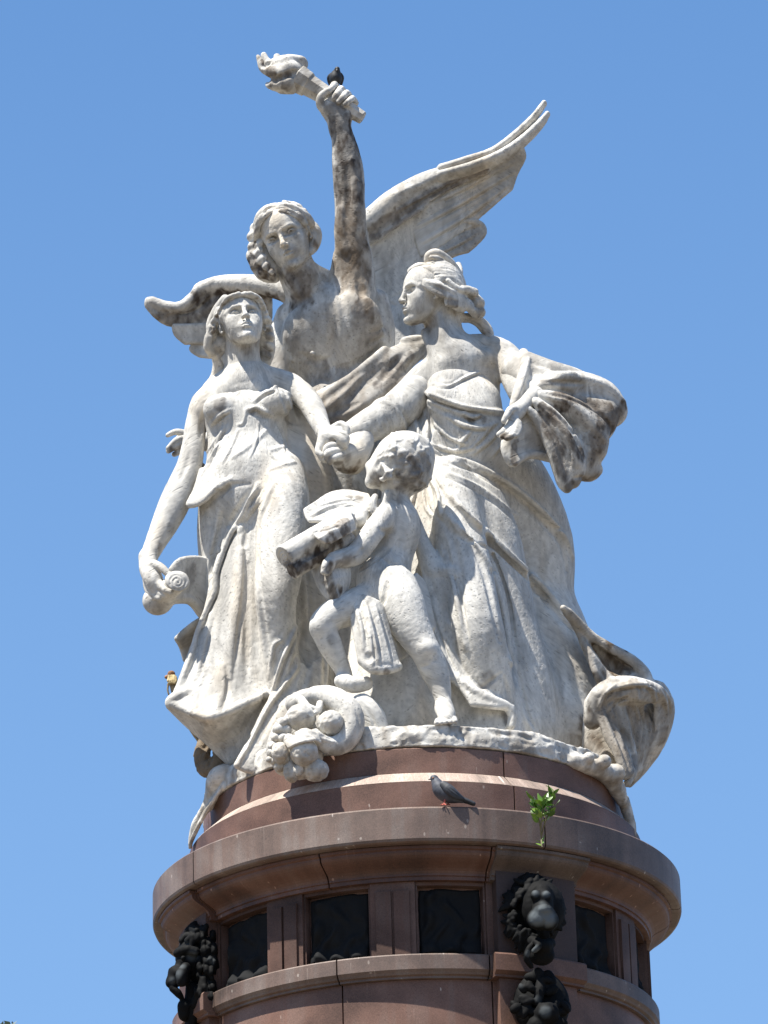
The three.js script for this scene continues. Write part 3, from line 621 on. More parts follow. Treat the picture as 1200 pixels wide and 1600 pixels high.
  H.limb([[403, 350, .33, 8], [408, 338, .37, 9], [420, 329, .40, 10], [436, 327, .42, 9]], { k: 4 });
  H.limb([[430, 325, .38, 8], [446, 325, .42, 9], [462, 331, .41, 10], [478, 340, .37, 9], [486, 350, .33, 7]], { k: 4 });
  H.limb([[440, 330, .46, 4], [452, 332, .455, 6], [466, 338, .43, 7], [477, 349, .40, 5]], { k: 3 });
  H.limb([[420, 331, .45, 4], [410, 339, .44, 6], [403, 350, .41, 6], [401, 362, .38, 5]], { k: 3 });
  H.limb([[482, 350, .26, 10], [490, 361, .26, 12], [492, 374, .26, 11], [489, 386, .27, 9], [484, 394, .29, 6]], { k: 4 });
  for (const [x, y, q] of [[398, 356, 8], [394, 370, 9], [395, 386, 9], [396, 402, 11], [401, 415, 11], [411, 427, 10], [425, 433, 8]]) H.egg(x, y, .26, [q, q * .9, q * 1.3], [30, 0, 0], 9);
  H.limb([[408, 360, .23, 14], [408, 384, .23, 17], [413, 404, .24, 17], [424, 420, .23, 14]], { k: 4 });
  H.limb([[398, 400, .18, 14], [412, 424, .16, 15], [428, 432, .16, 11]], { k: 5 });
  for (const [x, y, q] of [[403, 368, 7], [406, 381, 7.5], [405, 394, 7], [410, 405, 8], [416, 416, 7.5], [424, 425, 6]]) H.egg(x, y, .325, [q * 1.15, q * .8, q], [50, 0, 0], 7);
  curls(H, F, 11, 150, .052, p => p[2] < .2 && p[1] > -.16, .012);
  for (const P of [[[408, 337], [418, 326], [430, 322]], [[436, 320], [452, 322], [468, 332]], [[440, 327], [456, 331], [472, 342]], [[388, 395], [394, 405], [393, 415]], [[396, 365], [391, 380], [393, 392]], [[492, 358], [499, 366], [498, 380]], [[406, 420], [414, 426], [424, 433]]]) H.groove(P, 3.2, 1.7);
  for (const P of [[[412, 340], [424, 331], [438, 330]], [[404, 352], [399, 364], [398, 376]], [[446, 318], [462, 324], [476, 334]], [[486, 360], [490, 372], [490, 384]]]) H.ridge(P, 3, 1.6);
  for (const [x, y, r, a] of [[445, 326, 10, .8], [436, 330, 8, .7], [470, 338, 9, .7], [394, 408, 16, .9], [412, 428, 18, .95], [398, 380, 9, .7], [497, 384, 8, .8], [400, 360, 6, .6], [391, 392, 8, .6]]) H.stainOrShading(x, y, r, a);  // crust, plus shade put into the colour of the lower left curls
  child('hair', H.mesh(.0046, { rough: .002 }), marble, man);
  // cloth slung round the waist
  const D = new Carving(); D.grimeOrShade = .7;
  D.limb([[480, 636, .12, 17], [510, 628, .20, 18], [545, 610, .22, 20], [590, 580, .20, 24], [630, 558, .15, 22], [660, 540, .10, 14]], { s: 1, k: 4 });
  D.limb([[500, 660, .14, 44], [560, 640, .16, 50], [620, 610, .12, 36]], { k: 14 });
  D.limb([[530, 720, .02, 70], [530, 900, -.1, 76], [525, 1110, -.22, 86]], { k: 20 });
  D.ridge([[500, 628], [520, 610], [548, 592], [580, 566], [612, 541], [642, 532], [660, 528]], 8, 5, 5, { taper: .15 });
  D.ridge([[505, 640], [535, 622], [556, 600], [566, 590]], 7, 4.5); D.groove([[520, 640], [548, 618], [572, 594], [600, 570]], 9, 5);
  D.ridge([[560, 640], [595, 604], [630, 566], [650, 552]], 8, 4); D.groove([[588, 600], [612, 572], [632, 552]], 7, 4);
  D.ridge([[540, 650], [580, 625], [612, 600]], 8, 4); D.groove([[500, 652], [530, 640], [560, 628]], 6, 3);
  for (const [x, y, r, a] of [[600, 582, 14, .75], [616, 566, 13, .8], [588, 600, 10, .7], [640, 556, 10, .55], [524, 632, 10, .6], [545, 622, 10, .6], [520, 650, 18, .5], [640, 534, 9, .5]]) D.stainOrShading(x, y, r, a);
  D.stainOrShadingLine([[506, 626, 10], [540, 604, 12], [580, 572, 14], [614, 546, 12], [650, 532, 10]], .42);  // shade of the leaning torso, put into the colour of the sash
  D.stainOrShadingLine([[500, 640, 12], [545, 622, 14], [590, 596, 14], [630, 566, 12]], .4); D.stainOrShadingLine([[540, 640, 14], [580, 618, 16], [620, 590, 14]], .45);
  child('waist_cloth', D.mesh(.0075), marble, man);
  // the torch
  const dir = (a, b) => new THREE.Vector3(b[0] - a[0], b[1] - a[1], b[2] - a[2]);
  const A = at(464, 122, .37), B = at(567, 184.5, .33), ax = dir(B, A), L = ax.length(); ax.normalize();
  const Q = new THREE.Quaternion().setFromUnitVectors(new THREE.Vector3(0, 1, 0), ax).multiply(new THREE.Quaternion().setFromAxisAngle(new THREE.Vector3(0, 1, 0), .1));
  const shaft = (r0, r1, t0, t1) => {
    const H = (t1 - t0) * L, prof = [[0, 0], [r0 - .006, 0], [r0, .006]]; for (let i = 1; i < 24; i++) prof.push([r0 + (r1 - r0) * i / 24, .006 + (H - .012) * i / 24]); prof.push([r1, H - .006], [r1 - .006, H], [0, H]);
    const g = new THREE.LatheGeometry(prof.map(p => new THREE.Vector2(...p)), 8).toNonIndexed();
    g.computeVertexNormals(); g.applyQuaternion(Q); g.translate(B[0] + ax.x * t0 * L, B[1] + ax.y * t0 * L, B[2] + ax.z * t0 * L);
    const p = g.attributes.position, C3 = new Float32Array(p.count * 3); for (let i = 0; i < p.count; i++) marbleTone({ stainsOrShading: [], grimeOrShade: .75 }, p.getX(i), p.getY(i), p.getZ(i), 0, C3, i * 3);
    g.setAttribute('color', new THREE.BufferAttribute(C3, 3)); { const U = g.attributes.uv; for (let i = 0; i < U.count; i++) U.setXY(i, p.getX(i) * .8 + p.getZ(i) * .62, p.getY(i)); } return g;
  };
  const m = mpp(.35), torch = child('torch', shaft(11.5 * m, 19.5 * m, 0, .86), marble, man);
  child('torch_collar', shaft(22 * m, 24.5 * m, .83, 1.0), marble, torch);
  const T = new Carving(); T.grimeOrShade = .6;
  T.egg(452, 112, .38, [26, 19, 24], [-30, 0, 0]); T.limb([[468, 100, .36, 14], [450, 98, .37, 14], [434, 100, .38, 12], [424, 98, .38, 5]], { k: 6 });
  T.limb([[440, 116, .42, 14], [424, 112, .42, 10], [412, 106, .41, 8], [406, 94, .40, 5], [403, 88, .39, 3]], { k: 6 });
  T.limb([[424, 106, .36, 9], [416, 94, .36, 6], [412, 86, .36, 5]], { k: 5 }); T.limb([[436, 98, .34, 8], [433, 89, .34, 6]], { k: 4 });
  T.limb([[448, 130, .40, 16], [434, 132, .40, 12], [422, 134, .39, 6], [418, 132, .38, 4]], { k: 6 }); T.limb([[456, 138, .37, 10], [440, 140, .37, 7]], { k: 5 });
  T.groove([[406, 100], [414, 102], [422, 96]], 5, 4); T.groove([[470, 112], [450, 116], [428, 122]], 6, 4); T.groove([[430, 126], [436, 122]], 5, 4, 3, { open: 3 });
  T.ridge([[470, 92], [450, 92], [434, 96]], 6, 2.5);
  for (const [x, y, r, a] of [[425, 113, 12, .9], [448, 118, 12, .8], [432, 124, 9, .7], [404, 90, 5, .9], [412, 96, 6, .8], [450, 136, 10, .6], [422, 134, 5, .8], [463, 108, 8, .4]]) T.stainOrShading(x, y, r, a);
  child('torch_flame', T.mesh(.005), marble, torch);
  // ---- wings
  const wing = (fn, cell = .0075, rough = .003) => { const W = new Carving(); W.grimeOrShade = .4; fn(W); return W.mesh(cell, { rough }); };
  const right = child('wing', wing(W => {
    W.limb([[560, 352, -.22, 20], [578, 346, -.20, 20], [612, 316, -.17, 19], [655, 288, -.14, 16], [693, 270, -.12, 11], [715, 263, -.11, 8]], { k: 4 });
    W.sheet([[[556, 392, -.26], [585, 372, -.22], [640, 330, -.18], [700, 292, -.15], [760, 266, -.11]], [[560, 380, -.22], [590, 352, -.19], [640, 314, -.15], [700, 278, -.13], [765, 254, -.10]]], 6, { k: 4 });
    W.ridge([[590, 372], [640, 334], [690, 308], [740, 282]], 5, 2.5); W.groove([[600, 358], [650, 324], [700, 296], [750, 270]], 4, 2);
    W.groove([[640, 322], [690, 296], [730, 280]], 4, 2); W.ridge([[620, 304], [660, 286], [700, 268]], 5, 2);
    W.stainOrShadingLine([[580, 366, 10], [610, 342, 10], [640, 322, 9], [680, 300, 7], [720, 284, 6], [760, 266, 5]], .75); W.stainOrShadingLine([[600, 366, 4], [640, 338, 4], [690, 312, 4], [740, 288, 4]], .6); W.fold([[590, 376], [640, 340], [700, 306], [756, 278]], 5, 2.6); W.fold([[620, 330], [670, 302], [730, 272]], 4, 2);
  }), marble, man);
  child('feather', wing(W => W.limb([[690, 267, -.13, 9], [730, 255, -.12, 9.5], [770, 241, -.11, 9], [805, 214, -.10, 8], [832, 187, -.09, 6.5], [850, 162, -.08, 4.6]], { s: .5, n: [0, 0, 1] }), .006), marble, right);
  child('feather', wing(W => { W.limb([[690, 276, -.10, 9], [735, 264, -.09, 9.5], [780, 246, -.08, 9.5], [815, 222, -.07, 8.5], [842, 196, -.06, 7], [855, 179, -.05, 5]], { s: .55, n: [0, 0, 1] }); }, .006), marble, right);
  const broad = (rows, th, extra) => child('feather', wing(W => { W.sheet(rows, th, { k: 3, nu: 4, nv: 4 }); extra?.(W); }), marble, right);
  broad([[[640, 300, -.16], [720, 268, -.13], [790, 244, -.10], [815, 232, -.09]], [[640, 330, -.22], [725, 296, -.20], [795, 262, -.16], [818, 246, -.13]], [[650, 370, -.28], [725, 330, -.25], [785, 288, -.21], [806, 270, -.19]], [[660, 400, -.32], [720, 360, -.3], [770, 318, -.25], [798, 294, -.23]]], 4.5, W => {
    W.fold([[650, 330], [720, 296], [800, 254]], 5, 2.4); W.fold([[655, 352], [722, 316], [802, 268]], 5, 2.6); W.fold([[660, 378], [725, 340], [792, 290]], 5, 2.6); for (const [x, y, r, a] of [[800, 262, 26, .3], [770, 300, 20, .3]]) W.stainOrShading(x, y, r, a);
  });
  broad([[[600, 360, -.26], [660, 350, -.28], [720, 346, -.28], [742, 346, -.27]], [[600, 400, -.32], [660, 385, -.32], [725, 356, -.31], [754, 353, -.29]], [[600, 430, -.34], [660, 410, -.34], [720, 382, -.32], [754, 368, -.3]], [[600, 470, -.36], [650, 440, -.36], [700, 402, -.34], [730, 391, -.32]]], 5, W => { for (const [x, y, r, a] of [[735, 372, 18, .5], [705, 385, 18, .35]]) W.stainOrShading(x, y, r, a); W.fold([[650, 372], [700, 364], [748, 350]], 4, 2.2); W.fold([[660, 404], [706, 386], [746, 364]], 4, 2.4); });
  broad([[[560, 372, -.24], [590, 362, -.24], [640, 335, -.22], [690, 310, -.21]], [[562, 420, -.30], [600, 410, -.32], [650, 390, -.33], [700, 365, -.31]], [[568, 470, -.33], [600, 460, -.36], [650, 440, -.38], [690, 412, -.37]], [[575, 530, -.33], [605, 525, -.36], [650, 505, -.38], [690, 470, -.38]], [[580, 580, -.33], [610, 575, -.36], [650, 560, -.38], [690, 540, -.38]]], 6, W => { W.groove([[584, 456], [600, 466], [618, 478]], 2.6, 2.6, 1, { taper: .1 }); });
  const left = child('wing', wing(W => {
    W.limb([[470, 470, -.14, 20], [446, 456, -.16, 17], [410, 446, -.2, 16], [370, 443, -.26, 15], [338, 444, -.3, 13], [312, 452, -.32, 10]], { k: 5 });
    W.limb([[316, 449, -.32, 9], [302, 464, -.33, 9], [282, 480, -.34, 8], [262, 480, -.34, 9], [238, 472, -.34, 9]], { k: 5 });
    W.sheet([[[232, 470, -.34], [262, 478, -.34], [290, 475, -.33], [315, 455, -.32], [360, 446, -.28], [420, 450, -.2]], [[232, 478, -.35], [258, 492, -.37], [290, 494, -.39], [320, 480, -.38], [364, 472, -.34], [420, 470, -.27]], [[244, 492, -.36], [262, 504, -.4], [296, 508, -.42], [326, 506, -.42], [368, 500, -.4], [420, 496, -.34]]], 6, { k: 4 });
    W.groove([[262, 496], [300, 486], [330, 466], [362, 458]], 5, 2.4); W.groove([[250, 488], [290, 488], [312, 470]], 4, 2);
    W.ridge([[300, 500], [330, 478], [356, 462]], 5, 2);
    W.stainOrShadingLine([[310, 468, 13], [335, 466, 14], [360, 462, 9], [400, 462, 10], [430, 466, 14]], .95); W.stainOrShadingLine([[244, 490, 11], [280, 496, 14], [316, 488, 16], [340, 484, 14]], .8); W.fold([[262, 488], [300, 482], [326, 462]], 4, 2); W.stainOrShading(446, 470, 12, .6);
  }), marble, man);
  const lf = (rows) => child('feather', wing(W => W.sheet(rows, 5, { k: 3, nu: 4, nv: 4 })), marble, left);
  lf([[[273, 510, -.40], [300, 510, -.40], [350, 506, -.40], [400, 490, -.36]], [[276, 522, -.42], [300, 524, -.42], [350, 522, -.42], [400, 510, -.38]], [[290, 534, -.43], [310, 534, -.43], [350, 534, -.43], [400, 530, -.39]]]);
  lf([[[310, 536, -.45], [330, 532, -.45], [370, 526, -.43], [420, 500, -.38]], [[300, 545, -.46], [330, 545, -.46], [370, 540, -.44], [430, 530, -.38]], [[312, 554, -.46], [330, 556, -.46], [370, 556, -.44], [430, 560, -.38]]]);
  // the other hand shows behind the woman on the left
  const G = new Carving();
  G.egg(290, 690, .12, [16, 20, 11], [0, 0, 0]); G.limb([[300, 690, .12, 15], [330, 690, .1, 15]], { k: 4 });
  for (const P of [[[288, 677, .17, 6], [274, 675, .18, 5], [262, 680, .18, 3.8]], [[286, 686, .18, 6], [276, 688, .2, 5.4], [263, 700, .2, 4]], [[286, 694, .18, 6], [276, 697, .19, 5.2], [263, 705, .19, 3.8]], [[288, 702, .16, 6], [280, 706, .16, 5], [272, 710, .16, 4]]]) G.limb(P, { k: 2 });
  G.limb([[436, 655, .08, 20], [390, 690, .02, 19], [330, 692, .08, 15]], { k: 5 });
  for (const [x, y, r, a] of [[268, 703, 7, .8], [284, 698, 6, .5]]) G.stainOrShading(x, y, r, a);
  child('hand', G.mesh(.005), marble, man);
}
// ---------------------------------------------------------------- the woman on the left, looking up, scroll in her lowered hand
const lady = thing('woman_statue', 'marble statue of a woman gazing upwards, a scroll in her lowered hand', 'statue', at(380, 1190, .5));
{
  const C = new Carving(), F = headFrame(381, 488, .60, 110, 9, 12, 6);
  carveHead(C, F, { fem: 1 });
  C.limb([[380, 525, .52, 29], [378, 550, .50, 28], [381, 580, .48, 31], [384, 600, .46, 42]], { k: 8 });
  C.limb([[350, 560, .5, 5], [365, 578, .53, 6], [378, 592, .54, 6]], { k: 6 });
  C.egg(384, 645, .44, [64, 55, 42], [0, -10, 0], 14);
  C.limb([[345, 600, .46, 18], [328, 622, .46, 21], [318, 640, .46, 20]], { k: 12 });
  C.limb([[410, 588, .46, 18], [436, 596, .47, 20], [455, 604, .48, 19]], { k: 12 });
  C.limb([[382, 600, .54, 22], [360, 612, .54, 22], [400, 612, .54, 22]], { k: 14 });
  // lowered arm
  C.limb([[318, 632, .46, 20], [307, 662, .45, 17.5], [302, 696, .46, 18], [296, 728, .47, 20], [284, 760, .49, 23], [271, 790, .52, 24], [256, 822, .56, 20.5], [242, 850, .60, 16], [232, 872, .64, 13.5]], { k: 8 });
  C.limb([[230, 870, .64, 13], [233, 888, .67, 15.5], [240, 906, .70, 15], [246, 920, .70, 12]], { k: 5 });
  C.limb([[240, 882, .72, 7.5], [251, 886, .75, 6.4], [262, 896, .77, 5.6], [273, 905, .775, 4.6]], { k: 3 });
  for (const P of [[[236, 912, .69, 7.5], [246, 926, .71, 6.5], [258, 930, .74, 5]], [[232, 908, .66, 7.5], [238, 926, .68, 6.5], [249, 935, .72, 5]], [[229, 902, .63, 7], [231, 920, .64, 6], [240, 936, .68, 5]], [[248, 912, .73, 7], [258, 922, .76, 6], [268, 926, .77, 4.6]]]) C.limb(P, { k: 2 });
  // the arm that reaches to the clasped hands
  C.limb([[452, 604, .48, 20], [470, 615, .52, 20], [485, 632, .58, 19], [494, 648, .64, 17], [501, 664, .70, 14.5], [506, 674, .73, 13.5]], { k: 8 });
  C.limb([[507, 676, .74, 13], [513, 683, .77, 13], [518, 688, .78, 11]], { k: 4 });
  C.egg(516, 684, .775, [17, 15, 12], [-30, 0, 0], 6); C.egg(530, 676, .785, [12, 10, 9], [0, 0, 0], 6);
  C.limb([[520, 672, .76, 8], [532, 663, .79, 6], [541, 668, .81, 5], [543, 677, .81, 4.5]], { k: 2.5 });
  C.limb([[504, 684, .77, 8], [500, 696, .80, 6.5], [497, 706, .81, 5.6], [502, 711, .82, 4.6]], { k: 2.2 });
  C.limb([[516, 682, .79, 8], [527, 682, .83, 6.5], [536, 689, .85, 5.6], [539, 697, .83, 5]], { k: 2.2 });
  C.limb([[524, 678, .78, 7], [534, 678, .83, 6], [541, 684, .84, 5.5], [541, 692, .83, 5]], { k: 2.2 });
  C.groove([[296, 706], [291, 726], [281, 748]], 5, 1.5); C.groove([[320, 640], [316, 662], [314, 684]], 5, 2.5);
  for (const [x, y, r, a] of [[365, 534, 10, .5], [385, 540, 12, .5], [402, 534, 9, .5], [378, 512, 3, .3], [252, 852, 7, .45], [268, 826, 8, .35], [530, 693, 7, .7], [498, 686, 5, .35], [520, 690, 5, .6]]) C.stainOrShading(x, y, r, a);
  child('body', carveMesh(C, .0072, [[380, 492, .6, 72], [518, 688, .77, 36], [250, 905, .7, 40]], .0036), marble, lady);
  // hair
  const H = new Carving();
  F.egg(H, [0, .155, -.15], [.36, .33, .37], .03);
  for (const [x, y, z, q] of [[379, 461, .735, 4], [372, 461, .74, 5.5], [364, 464, .735, 6], [357, 468, .72, 7], [351, 476, .70, 6], [346, 485, .67, 7], [340, 494, .65, 6], [336, 503, .62, 8], [330, 512, .60, 7], [332, 522, .58, 7], [327, 532, .57, 6], [331, 543, .55, 7], [330, 553, .53, 6], [384, 460, .74, 5], [391, 461, .735, 6], [398, 464, .72, 6.5], [405, 470, .70, 6], [409, 479, .68, 7], [414, 489, .65, 6], [417, 500, .62, 8], [420, 513, .59, 7], [422, 526, .56, 8], [421, 541, .52, 8], [417, 556, .48, 8]])
    H.egg(x, y, z - .02, [q * 1.1, q * .85, q * 1.3], [x < 381 ? 40 : -40, 0, 0], 2.4);
  H.limb([[352, 468, .64, 8], [341, 484, .58, 9], [331, 506, .54, 9], [332, 528, .52, 9], [338, 546, .48, 12], [344, 566, .44, 12], [338, 590, .40, 10], [324, 606, .40, 8]], { k: 4 });
  H.limb([[332, 514, .60, 6], [326, 528, .58, 7], [324, 544, .56, 6], [330, 552, .52, 6]], { k: 3 });
  H.limb([[345, 540, .5, 16], [352, 565, .42, 18], [350, 590, .38, 12]], { k: 5 });
  H.limb([[414, 520, .5, 14], [416, 548, .44, 14], [410, 575, .40, 10]], { k: 5 });
  for (const P of [[[350, 474], [344, 480], [349, 488]], [[338, 494], [333, 500], [339, 508]], [[330, 512], [327, 518], [333, 524]], [[408, 474], [412, 482], [409, 490]], [[416, 500], [420, 510], [416, 520]], [[360, 465], [356, 472], [362, 474]]]) H.groove(P, 3.4, 3, 2.4, { taper: .2 });
  for (const P of [[[362, 463], [348, 478], [340, 496], [331, 510]], [[356, 470], [346, 484], [338, 500]], [[398, 463], [409, 476], [415, 494]], [[334, 520], [336, 540], [342, 560], [334, 588]], [[346, 545], [350, 570], [342, 595]]]) H.groove(P, 2.6, 2, 2);
  for (const P of [[[370, 459], [354, 466], [344, 482]], [[390, 457], [406, 466], [414, 482]], [[340, 556], [348, 575], [338, 600]]]) H.ridge(P, 2.4, 2.2, 4);
  for (const [x, y, r, a] of [[350, 476, 5, .8], [340, 495, 5, .85], [334, 516, 7, .8], [340, 545, 9, .5], [420, 520, 9, .55], [417, 550, 10, .6], [350, 560, 10, .45], [400, 466, 4, .5]]) H.stainOrShading(x, y, r, a);
  curls(H, F, 21, 70, .06, p => p[2] < .16 && p[1] > -.1, .006);
  child('hair', H.mesh(.0046, { rough: .002 }), marble, lady);
  // dress
  const D = new Carving();
  D.egg(385, 650, .47, [64, 56, 44], [0, -10, 0]);
  D.egg(343, 640, .60, [26, 25, 24], [0, -10, 0], 10); D.egg(430, 630, .62, [28, 26, 25], [0, -10, 0], 10);
  D.limb([[386, 665, .48, 62], [388, 702, .48, 64], [391, 740, .50, 71], [395, 775, .50, 77]], { k: 16, s: 1.3 });
  D.limb([[450, 640, .42, 14], [456, 690, .42, 20], [468, 735, .42, 26]], { k: 10 });
  D.egg(384, 735, .62, [46, 40, 30], [0, 0, 0], 18);
  D.limb([[440, 740, .56, 36], [444, 780, .66, 40], [441, 840, .72, 40], [434, 905, .78, 36], [431, 940, .80, 32], [436, 1000, .74, 28], [444, 1070, .68, 30]], { k: 14 });
  D.limb([[348, 770, .52, 36], [342, 830, .46, 34], [346, 900, .42, 33], [356, 980, .42, 36], [360, 1080, .46, 42]], { k: 14 });
  D.limb([[405, 800, .45, 60], [415, 900, .42, 66], [425, 1000, .42, 70], [420, 1100, .45, 64], [405, 1170, .5, 40]], { k: 12 });
  D.limb([[470, 760, .42, 30], [482, 850, .40, 36], [492, 950, .44, 36], [490, 1080, .5, 40], [470, 1160, .6, 40]], { k: 14 });
  // overhanging tunic, ending in a point at the left
  D.sheet([[[316, 735, .55], [352, 728, .66], [390, 728, .68], [430, 728, .66], [462, 722, .58]], [[309, 762, .58], [345, 752, .68], [388, 748, .71], [424, 735, .69], [462, 726, .60]], [[296, 788, .62], [328, 772, .68], [352, 752, .71]  , [420, 738, .70], [460, 730, .6]]], 4.5, { k: 5 });
  D.limb([[315, 738, .55, 5], [306, 768, .58, 5], [295, 789, .61, 4.5], [316, 784, .66, 4.5], [338, 764, .70, 4], [358, 751, .72, 3.5]], { k: 4 });
  D.limb([[468, 630, .40, 12], [474, 660, .40, 20], [482, 700, .40, 26], [490, 745, .40, 30], [496, 800, .38, 30]], { k: 10 });
  // left panel of the skirt with its flaring hem
  D.sheet([[[357, 828, .62], [380, 828, .66], [402, 828, .62]], [[335, 898, .61], [370, 900, .69], [405, 900, .64]], [[324, 950, .60], [364, 960, .71], [409, 960, .66]], [[299, 1020, .62], [354, 1028, .73], [414, 1026, .67]], [[279, 1074, .66], [338, 1084, .77], [417, 1064, .70]], [[268, 1098, .70], [330, 1120, .83], [418, 1084, .74]]], 5, { k: 7 });
  D.sheet([[[266, 1100, .70], [306, 1116, .78], [335, 1121, .83], [386, 1098, .79], [418, 1085, .74]], [[264, 1104, .62], [296, 1132, .6], [330, 1156, .6], [366, 1150, .62], [404, 1110, .66]], [[280, 1118, .5], [308, 1146, .5], [344, 1175, .52], [362, 1190, .55], [385, 1180, .6]]], 4.5, { k: 5 });
  D.limb([[308, 1080, .70, 5], [292, 1082, .71, 8], [276, 1090, .71, 10], [267, 1099, .70, 9], [284, 1104, .72, 7], [306, 1117, .77, 5], [332, 1121, .82, 5], [386, 1098, .79, 3]], { k: 5 });
  D.limb([[292, 1096, .62, 12], [320, 1128, .55, 14], [350, 1165, .52, 18], [366, 1185, .55, 14]], { k: 6 });
  // right panel falling to the base
  D.sheet([[[464, 1042, .72], [490, 1038, .70], [510, 1030, .66]], [[440, 1076, .76], [470, 1090, .76], [505, 1080, .68]], [[418, 1104, .80], [448, 1130, .80], [490, 1120, .70]], [[394, 1152, .84], [420, 1170, .84], [470, 1160, .74]], [[370, 1196, .88], [395, 1205, .86], [440, 1200, .78]]], 5, { k: 6 });
  // folds
  const R = (P, r = 5, h = 3, o) => D.fold(P, r, h, o), G = (P, r = 6, h = 3, o) => D.groove(P, r * .6, h * .8, r * .7, o);
  R([[330, 663], [342, 650], [358, 641]], 4.5, 3); R([[321, 711], [335, 690], [354, 666]], 4.5, 3); R([[316, 742], [330, 712], [346, 690]], 4, 2.2);
  D.ridge([[366, 714], [386, 700], [402, 686], [417, 672]], 2.6, 2, 6); D.ridge([[424, 704], [440, 700], [452, 704]], 2.4, 1.2, 6);
  R([[388, 641], [400, 636], [412, 642], [425, 648]], 5.5, 4.5); R([[396, 628], [410, 616], [424, 609], [432, 603]], 4.5, 3); G([[394, 646], [408, 650], [422, 655]], 5, 3.4);
  R([[432, 604], [446, 608], [458, 622], [472, 632], [484, 640], [484, 654]], 4.5, 3.5); R([[448, 612], [454, 634], [464, 660]], 4, 2.6); G([[436, 650], [450, 655], [462, 662]], 5.5, 4);
  R([[430, 604], [438, 626], [444, 646]], 3.5, 1.6); G([[440, 615], [450, 640], [456, 655]], 4, 2);
  R([[361, 608], [380, 601], [400, 606], [420, 603], [432, 603]], 3.5, 2.6); G([[364, 612], [380, 606], [398, 610]], 4, 3);
  R([[384, 640], [380, 660], [372, 664]], 3.5, 1); D.ridge([[424, 734], [440, 728], [460, 722]], 2.4, 1.8, 6);
  G([[334, 766], [348, 768], [356, 760]], 5, 3.2); G([[322, 790], [345, 772], [362, 758], [390, 756]], 6, 2.6);
  G([[430, 756], [418, 785], [406, 812], [402, 850], [404, 900], [408, 950], [416, 1010], [420, 1060]], 8, 6, { taper: .12 });
  R([[403, 758], [390, 778], [380, 800], [368, 820], [357, 838], [344, 872], [336, 898], [334, 926], [322, 952], [308, 985], [299, 1020], [288, 1050], [279, 1075]], 7, 7, { taper: .08, sub: 3 });
  G([[394, 762], [376, 790], [362, 815], [346, 850], [332, 885], [328, 915]], 7, 4.5, { taper: .15 });
  R([[405, 779], [394, 794], [384, 808], [374, 830]], 5, 3.2); G([[398, 770], [386, 790], [376, 806]], 4.5, 3); G([[402, 800], [392, 815], [384, 840], [382, 880]], 6, 3);
  R([[340, 800], [336, 830], [328, 862]], 5, 2); G([[348, 800], [342, 835], [332, 870], [326, 900]], 5, 2.2);
  R([[376, 860], [372, 930], [364, 990], [356, 1060]], 8, 2.6); G([[388, 880], [386, 970], [386, 1060]], 8, 3); R([[330, 960], [318, 1010], [306, 1060]], 5, 2.5);
  R([[346, 1040], [348, 1075], [340, 1108]], 7, 2.2); G([[322, 1050], [312, 1085], [310, 1105]], 7, 2.6);
  R([[463, 980], [450, 1010], [440, 1032], [430, 1064], [421, 1098]], 5.5, 4.5, { taper: .12 }); G([[456, 985], [440, 1012], [430, 1040], [424, 1070]], 6, 3.4);
  R([[440, 1000], [428, 1008], [424, 1030], [421, 1060]], 5, 2.6); R([[464, 1044], [442, 1074], [419, 1104], [396, 1148], [372, 1194]], 5, 4, { taper: .1 }); G([[470, 1046], [448, 1080], [428, 1112], [404, 1160]], 6, 2.6);
  G([[470, 1000], [482, 1040], [470, 1080]], 8, 3); G([[450, 1060], [470, 1010], [478, 960]], 7, 3); R([[492, 960], [500, 1020], [500, 1070]], 6, 2.5); G([[478, 780], [484, 840], [490, 900]], 8, 3); R([[468, 860], [474, 920], [476, 970]], 7, 2);
  G([[416, 1084], [410, 1104], [398, 1130], [382, 1168]], 6, 6, { taper: .1 });
  R([[352, 654], [344, 680], [334, 704], [326, 726]], 3.4, 1.6); R([[372, 672], [360, 700], [348, 722]], 3.4, 1.4); R([[430, 664], [440, 684], [444, 706]], 3.4, 1.8); R([[404, 660], [400, 690], [390, 716]], 3, 1.2); R([[414, 690], [424, 710], [440, 722]], 3.4, 1.6);
  for (const [x, y, r, a] of [[342, 631, 10, .6], [448, 656, 9, .5], [330, 652, 7, .3], [335, 768, 7, .3], [320, 1132, 8, .4], [300, 1118, 6, .35], [376, 1120, 9, .35], [352, 1165, 10, .35], [385, 750, 8, .2], [394, 640, 5, .5]]) D.stainOrShading(x, y, r, a);
  child('dress', D.mesh(.0058), marble, lady);
  // the scroll in her lowered hand
  const S = new Carving();
  S.limb([[280, 908, .76, 15], [262, 922, .70, 17], [246, 940, .60, 20]], { k: 3, sub: 1 });
  S.egg(247, 938, .62, [24, 23, 18], [0, 0, 0], 6);
  S.egg(277, 908, .80, [20, 19, 6], [10, -10, 20], 2);
  S.groove(spiral(277, 908, 14, 2.5, 2.2), 1.6, 1.5, .8, { open: 3, sub: 2 });
  S.egg(264, 939, .74, [7, 5, 10], [20, 0, 0], 2, true);
  S.sheet([[[268, 890, .66], [282, 876, .62], [310, 873, .54], [345, 882, .46]], [[276, 915, .64], [290, 902, .58], [316, 902, .50], [345, 912, .44]], [[272, 936, .62], [294, 934, .56], [316, 950, .48], [340, 985, .42]]], 5, { k: 4 });
  S.limb([[272, 938, .62, 6], [296, 938, .56, 7], [314, 958, .48, 7], [330, 985, .42, 6]], { k: 4 });
  S.stainOrShading(246, 950, 14, .4); S.stainOrShading(300, 900, 16, .45); S.stainOrShading(232, 940, 8, .3);
  child('scroll', S.mesh(.006), marble, lady);
  // loose end of cloth at her back
  const E = new Carving();
